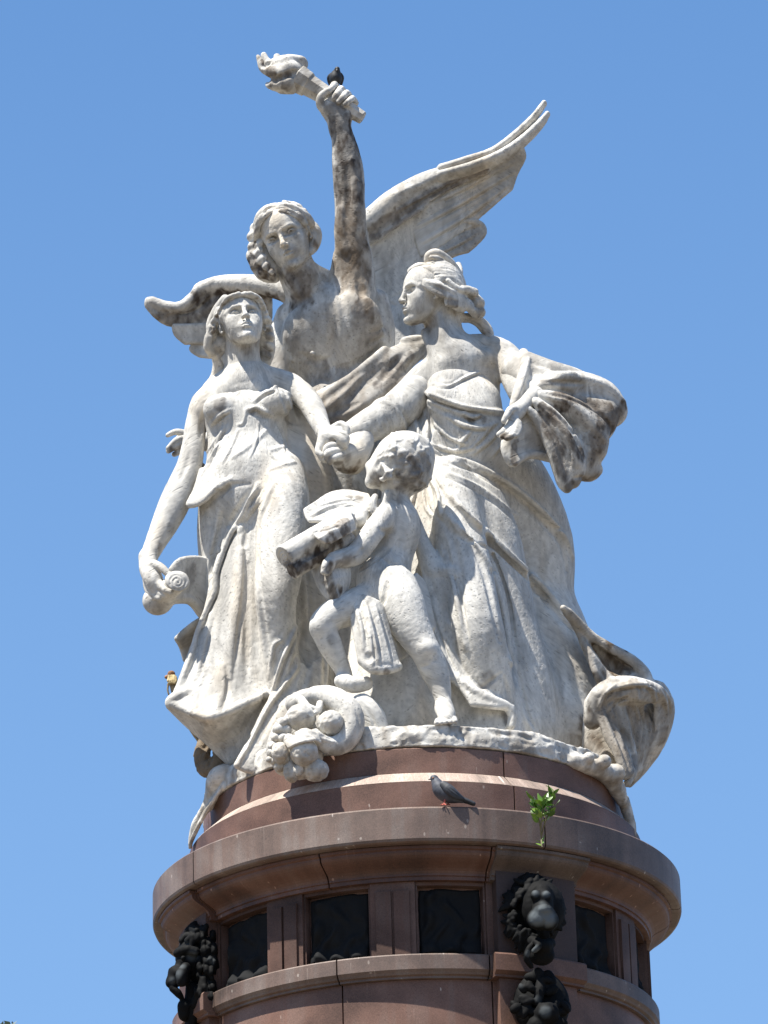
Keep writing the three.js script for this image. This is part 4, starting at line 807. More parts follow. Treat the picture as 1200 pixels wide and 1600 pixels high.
  E.sheet([[[277, 998, .42], [292, 984, .4], [312, 970, .40], [330, 965, .4]], [[284, 1010, .28], [300, 1005, .26], [320, 1000, .26], [340, 1000, .28]], [[290, 1030, .26], [304, 1040, .26], [322, 1050, .28], [345, 1055, .3]]], 5, { k: 3 });
  const E2 = new Carving();
  E2.sheet([[[290, 760, .36], [300, 738, .38], [316, 728, .40]], [[294, 770, .34], [306, 756, .36], [322, 750, .38]], [[300, 775, .36], [314, 772, .38], [325, 770, .4]]], 5, { k: 3 });
  child('cloth_end', E2.mesh(.0075), marble, lady);
  child('cloth_end', E.mesh(.0075), marble, lady);
}
// ---------------------------------------------------------------- the woman on the right, in profile, a heavy sleeve over her bent arm
const dame = thing('woman_statue', 'marble statue of a woman in profile with a heavy dark stained sleeve', 'statue', at(820, 1180, .3));
{
  const C = new Carving(), F = headFrame(639, 458, .36, 113, -70, 6, 1, [0, 0, .27], 7);
  carveHead(C, F, { fem: 1 });
  C.limb([[690, 490, .30, 30], [694, 520, .29, 30], [702, 545, .29, 36], [712, 565, .28, 46]], { k: 8 });
  C.limb([[688, 496, .40, 6], [694, 525, .42, 7], [702, 556, .42, 7]], { k: 6 });
  C.limb([[664, 520, .34, 7], [676, 550, .38, 7], [690, 566, .42, 6]], { k: 7 });
  C.egg(722, 610, .24, [66, 62, 42], [0, 26, 34], 14);
  C.limb([[715, 552, .25, 26], [750, 548, .20, 27], [782, 556, .22, 27], [802, 578, .28, 26], [812, 602, .36, 24], [822, 625, .42, 22]], { k: 12 });
  C.limb([[700, 568, .40, 12], [730, 562, .38, 12], [760, 560, .30, 13]], { k: 12 });
  C.limb([[690, 575, .28, 26], [664, 592, .30, 26], [640, 620, .32, 28], [610, 648, .40, 28]], { k: 12 });
  // forearm and hand out of the heavy sleeve
  C.limb([[836, 618, .58, 15], [820, 632, .64, 12], [806, 645, .68, 13], [798, 656, .70, 12]], { k: 5 });
  for (const P of [[[802, 650, .70, 7], [796, 664, .74, 6], [788, 673, .76, 5.4], [780, 679, .76, 4.6]], [[804, 656, .72, 7], [800, 670, .76, 6], [792, 679, .79, 5.2], [784, 683, .79, 4.6]], [[807, 660, .73, 6.5], [806, 672, .77, 5.8], [799, 682, .80, 5], [792, 685, .80, 4.6]], [[810, 662, .73, 6], [811, 673, .76, 5], [806, 681, .79, 4.4]], [[806, 640, .70, 7], [798, 640, .75, 6], [791, 650, .78, 5], [787, 658, .78, 4.4]]]) C.limb(P, { k: 2 });
  // the hand clasped by the other woman
  C.limb([[562, 690, .58, 23], [552, 712, .66, 23], [540, 712, .72, 20], [526, 706, .76, 16]], { k: 6 });
  C.limb([[552, 724, .64, 18], [540, 722, .70, 18], [528, 714, .74, 15]], { k: 6 });
  for (const P of [[[528, 700, .78, 8], [519, 697, .82, 7], [511, 700, .83, 6], [508, 708, .82, 5]], [[530, 706, .79, 8], [521, 706, .83, 7], [513, 709, .84, 6], [511, 716, .82, 5]], [[533, 713, .79, 8], [526, 715, .83, 6.5], [518, 717, .83, 5.6], [516, 722, .81, 5]], [[536, 700, .78, 7], [536, 692, .82, 6], [530, 688, .83, 5]], [[524, 714, .77, 7], [508, 718, .79, 6], [500, 712, .80, 5]]]) C.limb(P, { k: 2.2 });
  for (const [x, y, r, a] of [[650, 506, 12, .75], [664, 514, 10, .6], [680, 500, 12, .4], [690, 525, 12, .3], [540, 735, 12, .85], [552, 732, 12, .85], [528, 722, 9, .6], [510, 718, 8, .6], [545, 716, 10, .45], [786, 681, 8, .9], [797, 683, 6, .85], [700, 545, 10, .25], [676, 470, 8, .35], [655, 486, 8, .25]]) C.stainOrShading(x, y, r, a);
  child('body', carveMesh(C, .0072, [[664, 462, .3, 70], [536, 708, .72, 46], [800, 664, .73, 36]], .0036), marble, dame);
  // hair
  const H = new Carving();
  F.egg(H, [0, .17, -.16], [.355, .325, .37], .03);
  H.limb([[642, 424, .38, 6], [654, 418, .43, 8], [672, 421, .47, 9], [696, 431, .47, 9], [714, 446, .44, 9], [722, 460, .4, 9]], { k: 9 });
  H.limb([[652, 430, .44, 4], [662, 437, .48, 5], [674, 443, .50, 7], [690, 449, .50, 7.5], [708, 459, .47, 8], [722, 468, .42, 8]], { k: 9 });
  H.limb([[664, 446, .50, 4], [677, 453, .505, 5], [691, 460, .50, 6], [707, 468, .47, 7], [722, 475, .42, 7]], { k: 8 });
  H.limb([[700, 472, .48, 5], [710, 478, .46, 6], [722, 482, .41, 7]], { k: 8 });
  H.egg(736, 462, .36, [13, 11, 12], [20, 0, 0], 3); H.egg(747, 474, .36, [11, 11, 12], [0, 0, 0], 3); H.egg(750, 488, .34, [9, 9, 11], [0, 0, 0], 3); H.limb([[726, 470, .40, 9], [736, 482, .40, 8], [744, 492, .36, 7]], { k: 3 });
  H.limb([[700, 440, .50, 5], [716, 452, .48, 6], [730, 452, .44, 6], [742, 456, .42, 6]], { k: 2.5 });
  // topknot, ribbon, and the ringlet that falls to the shoulder
  H.limb([[668, 408, .38, 5], [670, 400, .40, 7], [680, 396, .40, 8], [692, 401, .38, 7.5], [704, 411, .34, 7], [714, 424, .30, 6.5], [722, 442, .28, 6], [726, 460, .28, 5]], { k: 2.5 });
  H.limb([[674, 402, .46, 4], [684, 404, .45, 5], [694, 412, .42, 5], [708, 426, .38, 5], [718, 444, .36, 4.5]], { k: 2 });
  H.limb([[716, 414, .2, 5], [719, 424, .22, 5], [716, 434, .24, 5]], { k: 2 });
  H.limb([[716, 488, .36, 8], [722, 496, .34, 8], [734, 497, .30, 8], [747, 502, .27, 9], [757, 511, .25, 10], [763, 522, .25, 9], [762, 533, .26, 8]], { k: 3 });
  H.limb([[716, 494, .36, 7], [714, 508, .34, 7], [718, 522, .32, 7], [730, 532, .3, 8], [744, 536, .28, 8]], { k: 3 });
  for (const P of [[[652, 426], [666, 432], [686, 436], [706, 450]], [[656, 440], [674, 452], [694, 460], [714, 470]], [[648, 420], [662, 413], [684, 414], [706, 430]], [[664, 456], [682, 464], [704, 470]], [[690, 476], [706, 482], [720, 484]], [[728, 462], [740, 470], [744, 482]], [[738, 456], [748, 466], [752, 480]], [[722, 500], [742, 506], [756, 522]]]) H.groove(P, 2.6, 1.5, 2.6);
  for (const P of [[[652, 434], [668, 440], [688, 446], [710, 456]], [[660, 442], [680, 456], [706, 466]], [[656, 408], [680, 408], [700, 420]], [[672, 464], [692, 474], [712, 478]], [[730, 456], [744, 460], [752, 470]]]) H.ridge(P, 2.4, 1.6, 4);
  for (const [x, y, r, a] of [[664, 432, 8, .5], [684, 456, 10, .55], [706, 476, 10, .6], [664, 452, 5, .5], [700, 488, 9, .6], [748, 486, 8, .5], [722, 512, 10, .7], [756, 522, 8, .5], [740, 460, 6, .3], [690, 406, 5, .5], [676, 398, 4, .3]]) H.stainOrShading(x, y, r, a);
  combed(H, F, 24, 5);
  child('hair', H.mesh(.0046, { rough: .002 }), marble, dame);
  // ---- dress
  const D = new Carving();
  D.egg(722, 622, .26, [68, 54, 44], [0, 26, 36]);
  D.egg(754, 624, .36, [30, 27, 20], [0, 20, 34], 18); D.egg(694, 628, .45, [28, 26, 20], [0, 20, 14], 18);
  D.limb([[728, 660, .3, 60], [742, 700, .24, 66], [768, 750, .08, 80], [788, 810, -.08, 90], [802, 880, -.20, 90], [808, 950, -.24, 88], [824, 1020, -.24, 96], [836, 1090, -.20, 102], [842, 1170, -.14, 106]], { k: 16, s: 1 });
  D.limb([[700, 750, .48, 38], [714, 820, .58, 40], [730, 900, .67, 40], [744, 980, .73, 42], [754, 1050, .66, 44], [758, 1110, .58, 50], [762, 1180, .58, 58]], { k: 20 });
  D.limb([[800, 760, .04, 46], [838, 850, -.18, 52], [842, 930, -.28, 44], [866, 1000, -.30, 50], [880, 1070, -.24, 52], [878, 1150, -.16, 56]], { k: 26 });
  D.limb([[740, 780, .34, 46], [760, 850, .32, 54], [772, 920, .30, 56], [782, 990, .28, 60], [794, 1070, .26, 70], [800, 1150, .26, 76]], { k: 22 });
  D.limb([[660, 700, .30, 40], [660, 800, .35, 50], [670, 950, .42, 60], [680, 1120, .5, 70]], { k: 16 });
  D.limb([[640, 960, .46, 50], [612, 1050, .60, 52], [604, 1130, .68, 52]], { k: 16 }); D.limb([[560, 1000, .42, 40], [570, 1120, .56, 46]], { k: 16 });
  D.limb([[664, 640, .22, 26], [658, 700, .26, 36], [655, 760, .28, 36]], { k: 14 });
  const R = (P, r = 5, h = 3, o) => D.fold(P, r, h, o), G = (P, r = 6, h = 3, o) => D.groove(P, r * .6, h * .8, r * .7, o);
  // bodice
  R([[678, 600], [700, 603], [722, 592], [755, 580], [778, 590], [790, 604]], 4, 3); G([[684, 596], [704, 598], [724, 586]], 4, 2);
  R([[648, 616], [668, 614], [693, 624], [724, 634], [756, 640], [786, 644]], 6.5, 6, { taper: .15 }); G([[652, 634], [656, 644], [655, 656]], 5, 6, { taper: .2 }); G([[668, 632], [700, 646], [735, 656], [752, 652]], 6, 4.5); G([[726, 650], [740, 660]], 6, 5);
  R([[640, 600], [640, 630], [648, 660], [658, 690]], 6, 4); R([[662, 640], [668, 670], [664, 700]], 5, 3); R([[700, 650], [724, 664], [756, 668], [778, 660]], 5, 3);
  R([[676, 650], [690, 690], [700, 712]], 4, 2); G([[672, 660], [684, 694], [696, 720]], 5, 2.5); R([[736, 672], [722, 690], [712, 708]], 4, 2); G([[760, 676], [740, 694], [724, 712]], 4, 1.6); R([[790, 650], [770, 684], [740, 708]], 5, 2);
  G([[778, 592], [790, 608], [800, 626]], 5, 3.5);
  R([[664, 690], [690, 700], [716, 704], [744, 700]], 4, 2.4); R([[680, 664], [704, 684], [728, 694]], 4, 2.6); R([[770, 664], [752, 684], [736, 700]], 4, 2.6); R([[652, 668], [664, 690], [690, 712]], 4, 3); R([[792, 664], [786, 690], [770, 712]], 4, 2.4); R([[724, 646], [738, 652], [752, 648]], 4, 3.4);
  // the great folds of the skirt, falling from the left hip to the right
  R([[706, 714], [726, 720], [750, 729], [780, 745], [806, 762], [836, 786], [862, 812], [884, 840], [894, 870]], 8, 8, { taper: .12, sub: 3 }); G([[712, 724], [748, 740], [800, 772], [850, 816], [878, 850], [886, 890]], 9, 5);
  R([[700, 740], [730, 752], [770, 776], [806, 806]], 6, 1.8);
  R([[704, 770], [722, 792], [750, 820], [780, 848], [812, 880], [842, 909], [870, 940], [896, 972], [916, 1004]], 9, 8, { taper: .12, sub: 3 }); G([[716, 796], [746, 826], [778, 858], [812, 894], [846, 930], [876, 970]], 9, 5);

  R([[690, 800], [724, 830], [752, 862], [772, 900], [786, 950], [794, 1000], [800, 1034]], 9, 8, { taper: .15, sub: 3 }); G([[712, 822], [742, 860], [760, 905], [772, 955], [782, 1000]], 8, 4);

  G([[694, 806], [710, 850], [718, 920], [724, 1000]], 9, 4); R([[690, 856], [704, 900], [716, 950], [728, 1014]], 6, 4);
  R([[800, 1040], [808, 1080], [818, 1120], [830, 1142]], 7, 4); G([[790, 1060], [800, 1100], [812, 1136]], 8, 4);
  R([[900, 980], [926, 1030], [932, 1072], [926, 1120], [916, 1160]], 8, 4);
  R([[650, 760], [640, 800], [650, 850]], 5, 3); R([[672, 748], [684, 772], [686, 800]], 5, 4); G([[664, 744], [674, 772], [676, 800]], 5, 4); R([[660, 760], [664, 790], [674, 806]], 4, 3); G([[688, 760], [694, 780], [690, 800]], 5, 3);
  // the turned-up hem left of centre, in three steps
  D.sheet([[[714, 952, .72], [735, 950, .76], [764, 966, .72], [784, 1004, .66]], [[722, 1004, .76], [744, 1012, .79], [772, 1018, .75], [794, 1030, .68]], [[728, 1019, .78], [748, 1018, .80], [774, 1024, .77], [797, 1036, .70]]], 4.5, { k: 7 });
  D.sheet([[[728, 1019, .78], [750, 1018, .80], [774, 1024, .77], [797, 1036, .70]], [[736, 1044, .70], [756, 1050, .72], [776, 1052, .70], [794, 1046, .66]], [[744, 1072, .62], [756, 1072, .60], [774, 1062, .60], [790, 1050, .60]]], 3.5, { k: 4 });
  D.limb([[646, 800, .66, 6], [660, 850, .70, 12], [676, 890, .74, 13], [692, 893, .77, 9], [708, 894, .78, 8], [722, 905, .78, 9], [716, 930, .76, 8], [692, 952, .72, 7], [676, 966, .70, 6]], { k: 6 });
  D.sheet([[[646, 806, .66], [664, 840, .66], [690, 888, .66]], [[652, 850, .72], [676, 880, .76], [724, 900, .78]], [[664, 905, .74], [690, 930, .76], [722, 916, .76]], [[668, 962, .72], [690, 966, .72], [712, 944, .70]]], 4.5, { k: 5 });
  D.limb([[676, 966, .72, 6], [698, 978, .76, 7], [720, 990, .76, 7], [720, 1010, .74, 7], [704, 1020, .70, 6]], { k: 5 });
  D.sheet([[[666, 900, .72], [684, 920, .74], [704, 950, .72]], [[672, 980, .76], [696, 1000, .78], [716, 1012, .74]], [[690, 1040, .80], [716, 1056, .80], [736, 1062, .72]], [[720, 1072, .84], [752, 1084, .82], [780, 1096, .76]], [[738, 1100, .86], [772, 1104, .84], [800, 1106, .76]]], 5, { k: 6 });
  D.limb([[702, 1056, .82, 5], [730, 1072, .84, 6], [760, 1090, .84, 7], [790, 1102, .80, 7], [800, 1118, .78, 7], [798, 1134, .78, 7]], { k: 5 });
  G([[672, 900], [690, 960], [706, 1010], [730, 1056]], 5, 3); R([[664, 930], [680, 990], [704, 1044], [740, 1080]], 5, 3.5); G([[740, 1060], [752, 1074], [768, 1064], [784, 1052]], 5, 4);
  for (const [x, y, r, a] of [[738, 656, 9, .75], [754, 652, 7, .5], [656, 640, 5, .8], [930, 1110, 16, .85], [924, 1140, 18, .8], [906, 1160, 16, .65], [918, 1080, 12, .5], [764, 1060, 9, .5], [756, 1072, 7, .6], [710, 736, 6, .3], [704, 782, 5, .4], [850, 760, 22, .25], [840, 1000, 26, .2], [716, 938, 8, .3], [716, 1008, 9, .4], [790, 1120, 8, .4], [700, 720, 6, .3]]) D.stainOrShading(x, y, r, a);  // brown crust, and the dark of the bodice fold openings painted in
  child('dress', D.mesh(.006), marble, dame);
  // ---- sleeves
  const S = new Carving();
  S.limb([[650, 612, .34, 27], [630, 636, .38, 30], [606, 652, .45, 30], [580, 664, .52, 27], [556, 678, .58, 24]], { k: 6 });
  S.limb([[604, 632, .46, 12], [596, 640, .5, 16], [612, 660, .48, 18]], { k: 6 });
  S.ridge([[596, 628], [612, 634], [628, 656], [632, 676]], 5, 3); S.groove([[612, 624], [630, 644], [640, 668]], 5, 3);
  for (let i = 0; i < 6; i++) S.groove([[556 + i * 9, 668 - i * 4], [562 + i * 9, 680 - i * 4], [566 + i * 9, 692 - i * 4]], 2.5, .9);
  for (const [x, y, r, a] of [[610, 618, 8, .4], [570, 694, 12, .25], [636, 670, 8, .5]]) S.stainOrShading(x, y, r, a);
  child('sleeve', S.mesh(.0072), marble, dame);
  const T = new Carving(); T.grimeOrShade = .5;
  T.limb([[806, 578, .34, 24], [826, 596, .38, 28], [850, 612, .42, 30]], { k: 8 });
  T.egg(900, 655, .42, [52, 52, 36], [-30, 0, 0], 8); T.egg(906, 706, .45, [34, 44, 28], [10, 0, 0], 10); T.egg(932, 660, .42, [32, 44, 28], [-30, 0, 0], 10);
  T.limb([[826, 566, .40, 16], [858, 580, .42, 18], [890, 590, .38, 18], [914, 596, .34, 14]], { k: 5 });
  T.limb([[838, 606, .54, 12], [870, 602, .52, 20], [908, 606, .44, 26], [940, 622, .38, 29], [954, 642, .36, 27]], { k: 7 });
  T.limb([[840, 618, .60, 9], [872, 628, .58, 16], [904, 648, .54, 21], [926, 674, .49, 25], [926, 700, .47, 24]], { k: 7 });
  T.limb([[836, 628, .64, 8], [858, 648, .62, 13], [880, 678, .60, 17], [894, 706, .57, 18], [898, 730, .54, 18], [894, 750, .52, 14]], { k: 7 });
  T.limb([[826, 640, .66, 6], [846, 664, .62, 10], [862, 692, .60, 13], [872, 722, .57, 13], [880, 752, .54, 11], [886, 763, .53, 8]], { k: 6 });
  T.limb([[900, 738, .48, 12], [920, 738, .44, 15], [930, 734, .42, 12]], { k: 4 });
  T.limb([[818, 552, .36, 8], [823, 568, .46, 9], [813, 600, .56, 8], [804, 628, .63, 7], [801, 640, .66, 6]], { k: 5 });
  T.sheet([[[822, 566, .46], [836, 580, .46], [846, 600, .50]], [[814, 596, .56], [828, 606, .53], [842, 614, .54]], [[806, 626, .62], [820, 628, .60], [838, 624, .60]]], 6, { k: 5 });
  T.limb([[802, 640, .66, 6], [795, 670, .66, 7], [790, 700, .66, 8], [800, 722, .64, 8], [812, 717, .62, 5], [836, 709, .57, 4], [860, 714, .54, 4]], { k: 4 });
  T.sheet([[[812, 632, .62], [832, 640, .60], [860, 650, .56]], [[800, 670, .64], [830, 672, .58], [864, 680, .52]], [[796, 704, .66], [826, 700, .56], [866, 708, .50]], [[804, 724, .66], [828, 712, .58], [866, 720, .50]]], 5, { k: 4 });
  for (const P of [[[842, 604], [880, 590], [914, 592], [950, 604], [974, 628]], [[846, 616], [884, 626], [916, 650], [942, 686]], [[838, 628], [866, 648], [890, 684], [902, 724]], [[832, 576], [862, 584], [896, 584]]]) T.ridge(P, 4, 3, 10);
  T.groove([[848, 614], [880, 618], [914, 632], [944, 652], [956, 668]], 5, 5); T.groove([[850, 634], [880, 656], [902, 688], [914, 718]], 5, 5.5); T.groove([[846, 648], [866, 684], [878, 716], [884, 744]], 4, 4);
  T.groove([[850, 596], [884, 598], [914, 600]], 4, 3.5); T.groove([[892, 670], [912, 690], [916, 712]], 5, 3); T.groove([[872, 610], [910, 622], [936, 642]], 5, 2.4); T.groove([[868, 676], [886, 704], [890, 730]], 4, 2); T.groove([[896, 748], [906, 746], [916, 748]], 3, 3);
  T.ridge([[826, 560], [818, 590], [808, 622]], 4, 3);
  T.stainOrShadingLine([[868, 616, 8], [900, 624, 16], [934, 636, 22], [960, 646, 22]], .9); T.stainOrShadingLine([[940, 660, 16], [962, 656, 16], [974, 636, 10]], .9); T.stainOrShadingLine([[850, 636, 7], [872, 656, 10], [892, 684, 12], [908, 708, 10]], .85);
  T.stainOrShadingLine([[846, 650, 6], [862, 680, 9], [874, 712, 9], [882, 744, 8]], .8); T.stainOrShadingLine([[930, 676, 14], [938, 696, 14], [926, 714, 12]], .75); T.stainOrShadingLine([[890, 764, 8], [906, 752, 10], [930, 744, 12]], .75); T.stainOrShadingLine([[806, 690, 4], [803, 712, 6], [808, 724, 6]], .7); T.stainOrShadingLine([[836, 664, 14], [840, 690, 16], [846, 706, 12]], .4); T.stainOrShadingLine([[846, 596, 4], [874, 594, 5], [906, 594, 5]], .5); T.stainOrShadingLine([[890, 640, 8], [914, 662, 10]], .5);
  child('hanging_sleeve', T.mesh(.0056), marble, dame);
  // ---- cloth blown out in a bundle at her heels
  const B = new Carving(); B.grimeOrShade = .65;  // overall tone lowered, shade of the bundle put into its colour
  B.sheet([[[880, 950, .30], [892, 966, .22], [905, 990, .16]], [[900, 968, .22], [920, 1000, .10], [930, 1050, .2]], [[925, 994, .14], [950, 1020, .02], [940, 1068, .16]], [[952, 1012, .10], [976, 1040, .02], [960, 1072, .18]], [[990, 1034, .10], [1004, 1050, .10], [1000, 1066, .18]]], 5, { k: 4, nu: 4 });
  B.limb([[888, 958, .26, 7], [920, 992, .16, 8], [952, 1012, .12, 8], [986, 1030, .12, 8], [1006, 1050, .14, 9], [1012, 1064, .16, 9]], { k: 5 });
  B.limb([[926, 1126, .34, 14], [932, 1100, .36, 18], [950, 1084, .38, 21], [976, 1078, .36, 22], [1004, 1080, .28, 19], [1024, 1084, .20, 15], [1038, 1094, .12, 12], [1043, 1108, .06, 9]], { k: 5 });
  B.egg(1002, 1136, .03, [36, 54, 22], [-22, 0, 0], 6); B.egg(988, 1166, .10, [22, 50, 22], [-14, 0, 0], 8);
  B.sheet([[[1010, 1066, .2], [1034, 1070, .1], [1048, 1094, .04]], [[1020, 1084, .22], [1042, 1092, .10], [1050, 1112, .0]], [[1026, 1110, .16], [1044, 1120, .04], [1044, 1140, -.06]], [[1018, 1150, .1], [1036, 1156, -.02], [1026, 1176, -.1]], [[1000, 1180, .1], [1012, 1192, -.02], [1004, 1206, -.08]], [[982, 1206, .14], [990, 1216, .04], [984, 1226, -.02]]], 4.5, { k: 4 });
  B.sheet([[[932, 1092, .36], [946, 1092, .38], [964, 1086, .36], [1000, 1090, .28]], [[940, 1120, .38], [952, 1124, .38], [966, 1120, .34], [1000, 1112, .16]], [[950, 1150, .40], [962, 1152, .38], [976, 1152, .26], [1010, 1140, .02]], [[966, 1180, .42], [976, 1182, .38], [984, 1180, .2], [1006, 1170, .0]], [[976, 1212, .42], [984, 1206, .38], [988, 1204, .2], [1000, 1196, .0]]], 7, { k: 8 });
  B.fold([[938, 1100], [950, 1134], [964, 1166], [978, 1204]], 5, 3.4); B.fold([[952, 1100], [962, 1130], [974, 1166]], 4, 2.6);
  B.limb([[972, 1104, .34, 6], [976, 1134, .34, 6], [988, 1170, .30, 6], [990, 1204, .30, 6], [980, 1224, .36, 6]], { k: 6 });
  B.egg(1018, 1124, -.02, [24, 34, 18], [0, 0, 0], 6);
  B.sheet([[[960, 1090, .14], [990, 1084, .06], [1030, 1084, .02]], [[966, 1120, .12], [1000, 1116, -.02], [1044, 1112, -.04]], [[974, 1160, .12], [1006, 1158, -.06], [1040, 1146, -.10]], [[984, 1200, .12], [1000, 1196, -.02], [1020, 1180, -.10]]], 6, { k: 6 });
  B.limb([[925, 1110, .08, 22], [922, 1150, .10, 28], [940, 1190, .14, 24]], { k: 10 });
  B.ridge([[938, 1084], [966, 1072], [1000, 1070], [1026, 1084]], 4, 3, 8); B.groove([[944, 1104], [966, 1094], [1004, 1094]], 4, 3); B.groove([[940, 1090], [970, 1078], [1010, 1076], [1030, 1090]], 4, 2.4); B.groove([[1000, 1068], [1014, 1078], [1022, 1092]], 3, 2); B.ridge([[970, 1096], [990, 1090], [1014, 1096]], 4, 3, 7);
  for (const P of [[[936, 1106], [944, 1086], [962, 1070]], [[950, 1110], [960, 1094], [980, 1084]], [[982, 1064], [994, 1076], [996, 1092]], [[1006, 1064], [1020, 1078], [1024, 1096]], [[1030, 1076], [1040, 1094], [1042, 1116]], [[960, 1076], [984, 1070], [1008, 1070]]]) B.fold(P, 4.5, 3);
  for (const P of [[[990, 1100], [1000, 1130], [998, 1170]], [[1008, 1104], [1016, 1134], [1010, 1166]], [[976, 1110], [984, 1140], [990, 1176]]]) B.fold(P, 4.5, 3.2);
  B.stainOrShadingLine([[930, 1104, 16], [960, 1086, 18], [1000, 1080, 16], [1034, 1096, 14]], .5); B.stainOrShadingLine([[954, 1120, 18], [972, 1160, 20], [984, 1200, 16]], .55); B.stainOrShadingLine([[890, 962, 10], [930, 1000, 12], [970, 1024, 10], [1004, 1048, 10]], .55);
  B.stainOrShadingLine([[980, 1106, 10], [1000, 1116, 14], [1016, 1134, 12], [1008, 1164, 14], [994, 1190, 10]], .6); B.stainOrShadingLine([[938, 1112, 8], [950, 1146, 8], [966, 1178, 8]], .4);
  B.groove([[930, 1010], [950, 1034], [972, 1052]], 8, 6); B.ridge([[910, 1004], [940, 1046], [960, 1064]], 6, 4); B.groove([[960, 1118], [972, 1146], [984, 1176]], 6, 4);
  for (const [x, y, r, a] of [[945, 1030, 26, .95], [960, 1050, 22, .9], [930, 1060, 18, .8], [918, 1005, 14, .6], [975, 1035, 16, .8], [1036, 1150, 14, .6], [1040, 1120, 10, .5], [1010, 1180, 14, .55], [950, 1090, 10, .4], [1000, 1140, 26, .45], [970, 1150, 9, .35], [926, 1130, 22, .85], [930, 1160, 20, .8], [985, 1080, 9, .3]]) B.stainOrShading(x, y, r, a);  // hollow and left side darkened, their shade put into the colour
  child('blown_cloth', B.mesh(.0062), marble, dame);
}
